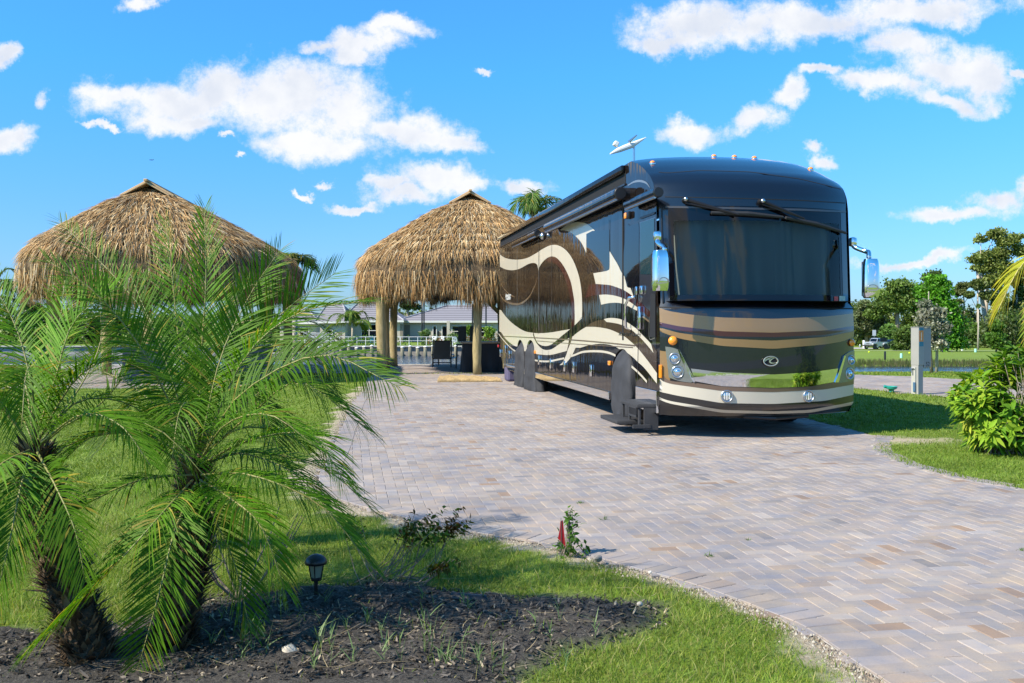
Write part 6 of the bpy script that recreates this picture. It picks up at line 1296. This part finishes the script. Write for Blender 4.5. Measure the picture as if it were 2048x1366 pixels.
def bush(name, label, base, ells, nst, leaf_per, L, Wd, cols, seed, catg='shrub', mt='leaf', probs=None, stemr=.006, whorl=True):
    r = np.random.default_rng(seed); root = empty(name, base, 0, label, catg); o0 = Vector(base); sm_ = MB(); Ps, Ds, Ns, Ls, Ws, Cs = [], [], [], [], [], []
    for i in range(nst):
        e = ells[r.integers(0, len(ells))]; q = unit(r.normal(0,1,(1,3)))[0]*(r.uniform(.35,1)**.5); tip = np.array([e[0]+q[0]*e[3], e[1]+q[1]*e[4], max(.05, e[2]+q[2]*e[5])]); st_ = Vector((o0.x+r.normal(0,.12), o0.y+r.normal(0,.12), o0.z)); tp = Vector(tip)
        if i % 2 == 0: sm_.tube([st_-o0, st_.lerp(tp,.5)-o0+Vector((0,0,-.05)), tp-o0], [stemr, stemr*.7, stemr*.35], 5)
        ax = unit((tip-np.array(st_))[None])[0]; n = leaf_per; an = r.uniform(0,2*math.pi,n); o1 = unit(np.cross(ax,[.3,.2,1.])[None])[0]; o2 = np.cross(ax,o1)
        rad = np.cos(an)[:,None]*o1+np.sin(an)[:,None]*o2; D = unit(rad+ax*r.uniform(-.1,1.1,(n,1))); Ps.append(tip-ax*r.uniform(0,.14 if whorl else .05,(n,1))); Ds.append(D); Ns.append(unit(ax*1.0-D*(D@ax)[:,None]*.9+r.normal(0,.15,(n,3)))); Ls.append(L*r.uniform(.6,1.15,n)); Ws.append(Wd*r.uniform(.75,1.2,n))
        c = np.array(cols)[r.choice(len(cols), p=probs)]; Cs.append(c*(1+r.normal(0,.15,(n,1))))
    P, D, N, L_, W2, C = map(np.concatenate, (Ps, Ds, Ns, Ls, Ws, Cs)); bend = np.stack([np.zeros(len(P)),np.zeros(len(P)),-L_*r.uniform(.1,.5,len(P))],1)
    V, T, C = leafshape(P, D, N, L_, W2, C, bend); tri_mesh('foliage', V-np.array(o0), T, M[mt], root, col=C); sm_.build('stems', M['bark'], root, smooth=True); return root
bb = G(1990,905)
bush('schefflera_bush', 'glossy yellow green bush with long finger leaves at the right edge of the lawn', bb, [(bb.x-.05,bb.y,.45,.36,.42,.32),(bb.x+.35,bb.y,.55,.5,.5,.4),(bb.x-.1,bb.y+.1,.75,.28,.4,.26),(bb.x+.7,bb.y,.5,.5,.5,.5),(bb.x-.32,bb.y-.05,.62,.16,.3,.16),(bb.x+.2,bb.y+.1,1.0,.26,.35,.14),(bb.x+.05,bb.y-.1,.28,.45,.4,.2)], 330, 11, .17, .024, [(.14,.29,.025),(.22,.36,.025),(.27,.38,.03),(.08,.17,.018),(.38,.42,.05)], 81, probs=[.34,.30,.19,.10,.07])
tp = PW(2030,700,10.6); bush('umbrella_plant', 'taller lobed leaf sprig rising above the glossy bush at the right edge', (tp.x+.2,10.7,0), [(tp.x,10.6,tp.z,.22,.25,.07),(tp.x+.25,10.6,tp.z-.08,.2,.25,.12)], 18, 9, .17, .03, [(.09,.19,.02),(.14,.25,.03)], 82)
# copper-leaved shrub and dead twig shrub at the mulch edge
cs = G(780,1175); 
def E_(px, py, Y, rx, ry): p = PW(px, py, Y); return (p.x, p.y, p.z, rx*Y/F, rx*Y/F, ry*Y/F)
bush('copper_shrub', 'small open shrub with dark bronze leaves on bare stems at the mulch edge', cs, [E_(860,1050,5.4,45,25),(E_(895,1030,5.5,40,25)),E_(830,1040,5.4,25,20),E_(700,1040,5.3,25,20),E_(925,1045,5.5,22,16),E_(905,1125,5.2,22,8)], 70, 11, .044, .0095, [(.07,.13,.015),(.10,.10,.015),(.15,.07,.015),(.08,.16,.018),(.06,.12,.015)], 83, stemr=.0035, whorl=True)
r = random.Random(5); dt = empty('bare_shrub', G(478,1205), 0, 'leafless forked twig shrub at the edge of the dark mulch, left of the path lamp', 'shrub'); o0 = Vector(dt.location); tw = MB()
for i in range(9):
    a = r.uniform(0, 6.28); p1 = Vector((math.cos(a)*.12, math.sin(a)*.12, .12)); p2 = p1*2+Vector((r.uniform(-.05,.05),0,.08)); tw.tube([(0,0,0), p1, p2, p2*1.3+Vector((0,0,.05))], [.008,.006,.004,.002], 6)
    for k in range(2): tw.tube([p1.lerp(p2,.3+.4*k), p1.lerp(p2,.3+.4*k)+Vector((r.uniform(-.1,.1), r.uniform(-.1,.1), .09))], [.003,.001], 5)
tw.build('twigs', M['bark'], dt)
wd = G(1142,1112); bush('weed', 'upright leafy weed growing right beside the red marker flag', wd, [(wd.x,wd.y,.10,.05,.05,.08),(wd.x-.01,wd.y,.27,.02,.02,.05),(wd.x+.03,wd.y,.06,.09,.08,.05)], 26, 6, .055, .011, [(.09,.20,.02),(.06,.14,.02)], 84, catg='weed', stemr=.004)
# ---- red marker flag
fl = empty('marker_flag', G(1122,1118), 0, 'red marker flag on a thin wire at the edge of the pavers', 'flag'); MB().tube([(0,0,0),(0,0,.26)], .0018, 6).build('wire', M['brushed'], fl)
fv = [(-.004,0,.24),(.012,.004,.245),(.020,.006,.17),(.030,.01,.075),(.008,.004,.10),(-.020,-.004,.13),(-.008,-.002,.19)]
MB().add(fv+[(x, y+.0015, z) for x, y, z in fv], [tuple(range(7)), tuple(range(13,6,-1))]+[(i,(i+1)%7,7+(i+1)%7,7+i) for i in range(7)]).build('pennant', mat('flag_red', (.55,.01,.015), .6), fl)
# ---- path lamp and toppled spotlight
pl_ = empty('path_lamp', G(632,1215), 0, 'black solar path lamp with clear lantern on a stake beneath the palm fronds', 'path lamp')
MB().box(-.011,.011,-.006,.006,0,.155).build('stake', M['blackpl'], pl_); MB().lathe([(.03,.155),(.035,.165),(.035,.172),(.02,.175)], n=8).build('lantern_base', M['blackpl'], pl_)
MB().lathe([(.030,.172),(.046,.255),(.001,.256)], n=4).build('lantern_glass', mat('frosted_glass', (.22,.23,.16), .35, spec=.6), pl_); lf = MB()
for k in range(4): a = k*math.pi/2; lf.tube([(.032*math.cos(a),.032*math.sin(a),.172),(.048*math.cos(a),.048*math.sin(a),.256)], .004, 6)
lf.build('lantern_frame', M['blackpl'], pl_); MB().lathe([(.066,.250),(.070,.262),(.058,.285),(.034,.300),(.012,.306),(.001,.308)], n=20).build('lamp_cap', M['blackpl'], pl_, smooth=True)
pl_.scale = (.85,.85,.92)
sp_ = empty('spotlight', G(955,1222), 0, 'black cylindrical garden spotlight lying toppled on the dark mulch', 'garden light')
Mx = Matrix.Translation((-.04,0,.06)) @ Matrix.Rotation(math.radians(97),4,'Y'); MB().lathe([(.022,-.10),(.028,-.09),(.030,.05),(.034,.06),(.034,.085),(.028,.085),(.027,.07),(.001,.07)], n=24, M=Mx).build('lamp_body', M['blackpl'], sp_, auto=True); MB().lathe([(.026,.071),(.001,.074)], n=20, M=Mx).build('lens', M['lens'], sp_)
MB().cbox(Vector((.09,-.03,.025)), .06,.035,.02).tube([(.0,0,.03),(.06,-.02,.028)], .008).build('bracket', M['blackpl'], sp_)
for (px, py, s, c, lab) in ((582,1332,.055,(.50,.44,.35),'pale rounded stone lying on the mulch at the bottom'),(1280,1222,.018,(.36,.33,.28),'white chalky stone at the right tip of the mulch'),(735,1185,.011,(.5,.52,.55),'tiny white pebble at the back edge of the mulch'),(688,1284,.012,(.62,.62,.62),'small white pebble in the middle of the mulch'),(1196,1065+65,.03,(.22,.20,.18),'dark stone on the sandy edge right of the flag'),(1300,1156,.012,(.5,.48,.43),'small white stone on the sandy edge by the pavers')):
    b_ = bmesh.new(); bmesh.ops.create_icosphere(b_, subdivisions=3, radius=s)
    for v in b_.verts: v.co = Vector((v.co.x*1.0, v.co.y*.8, v.co.z*.75))*(1+.25*noise.noise(v.co/s*1.3+Vector((px,0,0))))
    me = bpy.data.meshes.new('stone'); b_.to_mesh(me); b_.free(); o = link('stone', me, mat('stone', c, .85, var=.2, vscale=30, bump=.4), smooth=True); o.location = G(px, py)+Vector((0,0,s*.35+.03)); o.rotation_euler = (0,.6 if px == 582 else 0,.8); tag(o, lab, 'stone')
# ================================================================== grass, mulch, pebbles (uncountable)
def ground_z(P): return height(P[:,0], P[:,1])
bed = [np.array(p) for p in (drive_poly, patio_poly, pad_poly, nb_poly)]
def grass(name, n, y0, y1, hmin, hmax, w, seed, col_mix, power=1.0, xlim=.60, dens=None):
    r = np.random.default_rng(seed); Y = y0+(y1-y0)*r.random(n)**power; X = r.uniform(-xlim, xlim, n)*Y; P = np.stack([X, Y], 1)
    keep = np.ones(n, bool); ex = .0
    for b in bed: keep &= ~inpoly(P, b)
    P = P[keep]; dlv = dist_poly(P, left_edge); drv = dist_poly(P, right_edge[:6]); nv = np.array([noise.fractal(Vector((a*2.2, c*2.2, 0)), .6, 2, 4) for a, c in P]) if len(P) < 400000 else np.zeros(len(P))
    sw_ = np.where(P[:,1] < 6.2, .11, np.where(P[:,1] < 10, .20, .14))*(1+nv*1.5); sandp = np.clip(1-(dlv-sw_)/.12, 0, 1); spx = np.clip(1.25-np.hypot((P[:,0]-sp.x)/.85, (P[:,1]-sp.y)/.45)+nv*.3, 0, 1)*(drv < 2); sandp = np.maximum(np.maximum(sandp, spx), np.clip(1-(drv-.03)/.05,0,1)*.6)
    im_ = inpoly(P, mulch_poly); dm_ = dist_poly(P, mulch_poly+[mulch_poly[0]]); mu_ = np.clip(.5+np.where(im_, dm_, -dm_)*5+nv*.5, 0, 1)
    k = (r.random(len(P)) > sandp*.97) & (r.random(len(P)) > np.clip(mu_*1.6, 0, .992)); P, nv, mu_, sandp = P[k], nv[k], mu_[k], sandp[k]; n = len(P)
    z = ground_z(P)+np.where(im_[k], np.minimum(dm_[k]*.22,.06), 0)-.004; P3 = np.concatenate([P, z[:,None]], 1)
    h = r.uniform(hmin, hmax, n)*(1+.45*nv)*(1-.35*sandp); lean = r.normal(0,.42,(n,2)); D = unit(np.concatenate([lean, np.ones((n,1))], 1)); a = r.uniform(0, math.pi, n); Sd = np.stack([np.cos(a), np.sin(a), np.zeros(n)], 1)
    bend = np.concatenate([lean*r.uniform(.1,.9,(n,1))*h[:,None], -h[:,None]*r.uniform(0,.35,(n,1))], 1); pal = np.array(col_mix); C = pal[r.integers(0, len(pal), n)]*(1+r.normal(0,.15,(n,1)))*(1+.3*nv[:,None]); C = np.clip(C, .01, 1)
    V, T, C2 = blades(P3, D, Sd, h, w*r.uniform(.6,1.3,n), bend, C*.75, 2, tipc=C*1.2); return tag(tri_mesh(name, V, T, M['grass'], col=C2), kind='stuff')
GC = [(.15,.24,.024),(.20,.28,.03),(.26,.30,.045),(.11,.20,.02),(.33,.30,.11),(.16,.26,.025),(.24,.29,.04)]
GF = [(.13,.22,.022),(.17,.26,.028),(.22,.27,.04),(.11,.19,.02),(.16,.24,.025)]
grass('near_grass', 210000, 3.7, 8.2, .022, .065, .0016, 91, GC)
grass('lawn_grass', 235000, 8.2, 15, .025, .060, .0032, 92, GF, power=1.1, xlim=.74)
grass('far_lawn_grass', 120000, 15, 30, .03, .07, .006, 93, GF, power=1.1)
grass('pond_bank_grass', 60000, 26, 60, .03, .07, .014, 94, GF+[(.20,.17,.06)], xlim=.56)
grass('tall_grass', 5200, 3.7, 7.5, .06, .13, .0020, 95, GC+[(.36,.32,.13)])
# reeds on the far bank of the pond
r = np.random.default_rng(96); n = 3500; Y_ = 53.2+r.uniform(0,1.5,n); X_ = r.uniform(.33,.60,n)*Y_; P3 = np.stack([X_, Y_, height(X_, Y_)-.05], 1); D = unit(np.stack([r.normal(0,.15,n), r.normal(0,.15,n), np.ones(n)],1)); Sd = np.tile([[1.,0,0]],(n,1)); C = np.array([(.14,.17,.05),(.20,.18,.09),(.10,.14,.04)])[r.integers(0,3,n)]
V, T, C2 = blades(P3, D, Sd, r.uniform(.15,.42,n), np.full(n,.02), np.zeros((n,3)), C, 2); tag(tri_mesh('pond_reeds', V, T, M['grass'], col=C2), kind='stuff')
# mulch chips
r = np.random.default_rng(97); n = 15000; Y_ = 3.8+r.random(n)*1.9; X_ = r.uniform(-.58,.2,n)*Y_; P = np.stack([X_, Y_], 1); im_ = inpoly(P, mulch_poly); dm_ = dist_poly(P, mulch_poly+[mulch_poly[0]]); k = im_ | (dm_ < .05); P = P[k]; dm_ = np.where(im_, dm_, 0)[k]; n = len(P)
nvv = np.array([noise.fractal(Vector((a*2.2, b*2.2, 0)), .6, 2, 4) for a, b in P]); z = np.minimum(dm_*.22, .06)+.03*nvv*(dm_ > .05)+r.uniform(0,.012,n); P3 = np.concatenate([P, z[:,None]], 1)
a = r.uniform(0, 2*math.pi, n); D = unit(np.stack([np.cos(a), np.sin(a), r.normal(0,.30,n)], 1)); Sd = unit(np.stack([-np.sin(a), np.cos(a), r.normal(0,.5,n)], 1)); pal = np.array([(.022,.020,.018),(.045,.038,.033),(.08,.07,.06),(.14,.115,.09),(.28,.23,.16),(.012,.011,.010)]); C = pal[r.choice(6, n, p=[.26,.27,.22,.13,.05,.07])]*1.4
L = r.uniform(.008,.038,n)*r.choice([1,1.6],n,p=[.9,.1]); W = r.uniform(.0015,.006,n); Nn = np.cross(D, Sd); b1 = blades(P3, D, Sd, L, W, np.stack([np.zeros(n),np.zeros(n),r.normal(0,.006,n)],1), C, 2, wprof=(.7,1,.5)); b2 = blades(P3-Nn*.004, D, Sd, L, W, np.zeros((n,3)), C*.8, 2, wprof=(.7,1,.5))
V, T, C2 = cat([b1, b2]); tag(tri_mesh('mulch_chips', V, T, M['thatch'], col=C2), kind='stuff')
# straw and dry stalks
n = 260; Y_ = 3.9+r.random(n)*1.8; X_ = r.uniform(-.5,.15,n)*Y_; P = np.stack([X_, Y_],1); P = P[inpoly(P, mulch_poly)]; n = len(P); a = r.uniform(0,2*math.pi,n); P3 = np.concatenate([P, np.full((n,1),.075)],1); D = np.stack([np.cos(a),np.sin(a),r.normal(0,.1,n)],1); Sd = np.stack([-np.sin(a),np.cos(a),np.zeros(n)],1)
V, T, C2 = blades(P3, D, Sd, r.uniform(.05,.2,n), np.full(n,.0015), r.normal(0,.02,(n,3)), np.tile([[.38,.30,.17]],(n,1)), 3); tag(tri_mesh('dry_straw', V, T, M['thatch'], col=C2), kind='stuff')
# sand pebbles along the paver edge
n = 5200; t = r.uniform(0,1,n); cv = np.array([list(p.to_2d()) for p in curve([Vector((*q,0)) for q in left_edge], 8)]); P = np.stack([np.interp(t*(len(cv)-1), np.arange(len(cv)), cv[:,k]) for k in (0,1)],1)+r.normal(0,.055,(n,2))-np.array([.05,.05]); k = ~inpoly(P, drive_poly); P = P[k]; n = len(P)
sz = np.abs(r.normal(0,.0035,n))+.0018; z = ground_z(P)+.001; ang_ = np.linspace(0,2*math.pi,5,endpoint=False); V = []
for q, (ca, sa) in enumerate(zip(np.cos(ang_), np.sin(ang_))): V.append(np.stack([P[:,0]+sz*ca*r.uniform(.7,1.2,n), P[:,1]+sz*sa*r.uniform(.7,1.2,n), z-.004], 1))
V.append(np.stack([P[:,0], P[:,1], z+sz*.8], 1)); V = np.stack(V,1).reshape(-1,3); base = (np.arange(n)*6)[:,None]; T = np.concatenate([base+np.array([[i,(i+1)%5,5]]) for i in range(5)]); C = np.array([(.36,.31,.24),(.44,.40,.33),(.29,.24,.17),(.19,.155,.12)])[r.integers(0,4,n)]
tag(tri_mesh('sand_pebbles', V, T, M['thatch'], col=np.repeat(C,6,0)), kind='stuff')
# weeds in the paver joints
jw = []
for (px, py, s) in ((1160,1007,.05),(1207,1040,.07),(1495,1080,.04),(1417,1113,.06),(2043,1101,.05)):
    c = G(px, py); n = 26; P3 = np.tile(np.array(c), (n,1))+np.concatenate([r.normal(0,s*.25,(n,2)), np.zeros((n,1))],1); D = unit(np.stack([r.normal(0,1,n), r.normal(0,1,n), np.abs(r.normal(.5,.3,n))],1)); jw.append(blades(P3, D, unit(np.cross(D,UP)), r.uniform(.3,1,n)*s*.8, np.full(n,.0028), np.zeros((n,3)), np.tile([[.09,.16,.03]],(n,1))*(1+r.normal(0,.2,(n,1))), 2))
V, T, C2 = cat(jw); tag(tri_mesh('joint_weeds', V, T, M['grass'], col=C2), kind='stuff')
# tall weed stalks in the mulch
ws = []
for (px, py, h) in ((640+0,1330,.22),(660,1345,.2),(860,1330,.24),(880,1345,.2),(800,1350,.18),(765,1350,.15),(505,1330,.2),(530,1340,.2),(520,1300,.15),(925,1350,.16),(965,1222,.07),(1190,1290,.1))+tuple((float(a),float(b),float(c)) for a,b,c in zip(np.random.default_rng(3).uniform(420,1150,34), np.random.default_rng(4).uniform(1205,1365,34), np.random.default_rng(5).uniform(.03,.12,34))):
    c = G(px, py); n = 7; P3 = np.tile(np.array(c)+[0,0,.05], (n,1))+np.stack([np.zeros(n),np.zeros(n),np.linspace(0,h*.7,n)],1); D = unit(np.stack([r.normal(0,.6,n), r.normal(0,.6,n), np.full(n,.8)],1)); ws.append(blades(P3, D, unit(np.cross(D,UP)+r.normal(0,.2,(n,3))), r.uniform(.05,.11,n), np.full(n,.0028), np.stack([np.zeros(n),np.zeros(n),-r.uniform(0,.03,n)],1), np.tile([[.16,.24,.09]],(n,1))*(1+r.normal(0,.15,(n,1))), 3))
    ws.append(blades(np.array([list(c)])+[0,0,.03], np.array([[.1,0,1.]]), np.array([[1.,0,0]]), np.array([h]), np.array([.0015]), np.array([[.02,0,0]]), np.array([[.18,.24,.10]]), 3))
V, T, C2 = cat(ws); tag(tri_mesh('mulch_weeds', V, T, M['grass'], col=C2), kind='stuff')
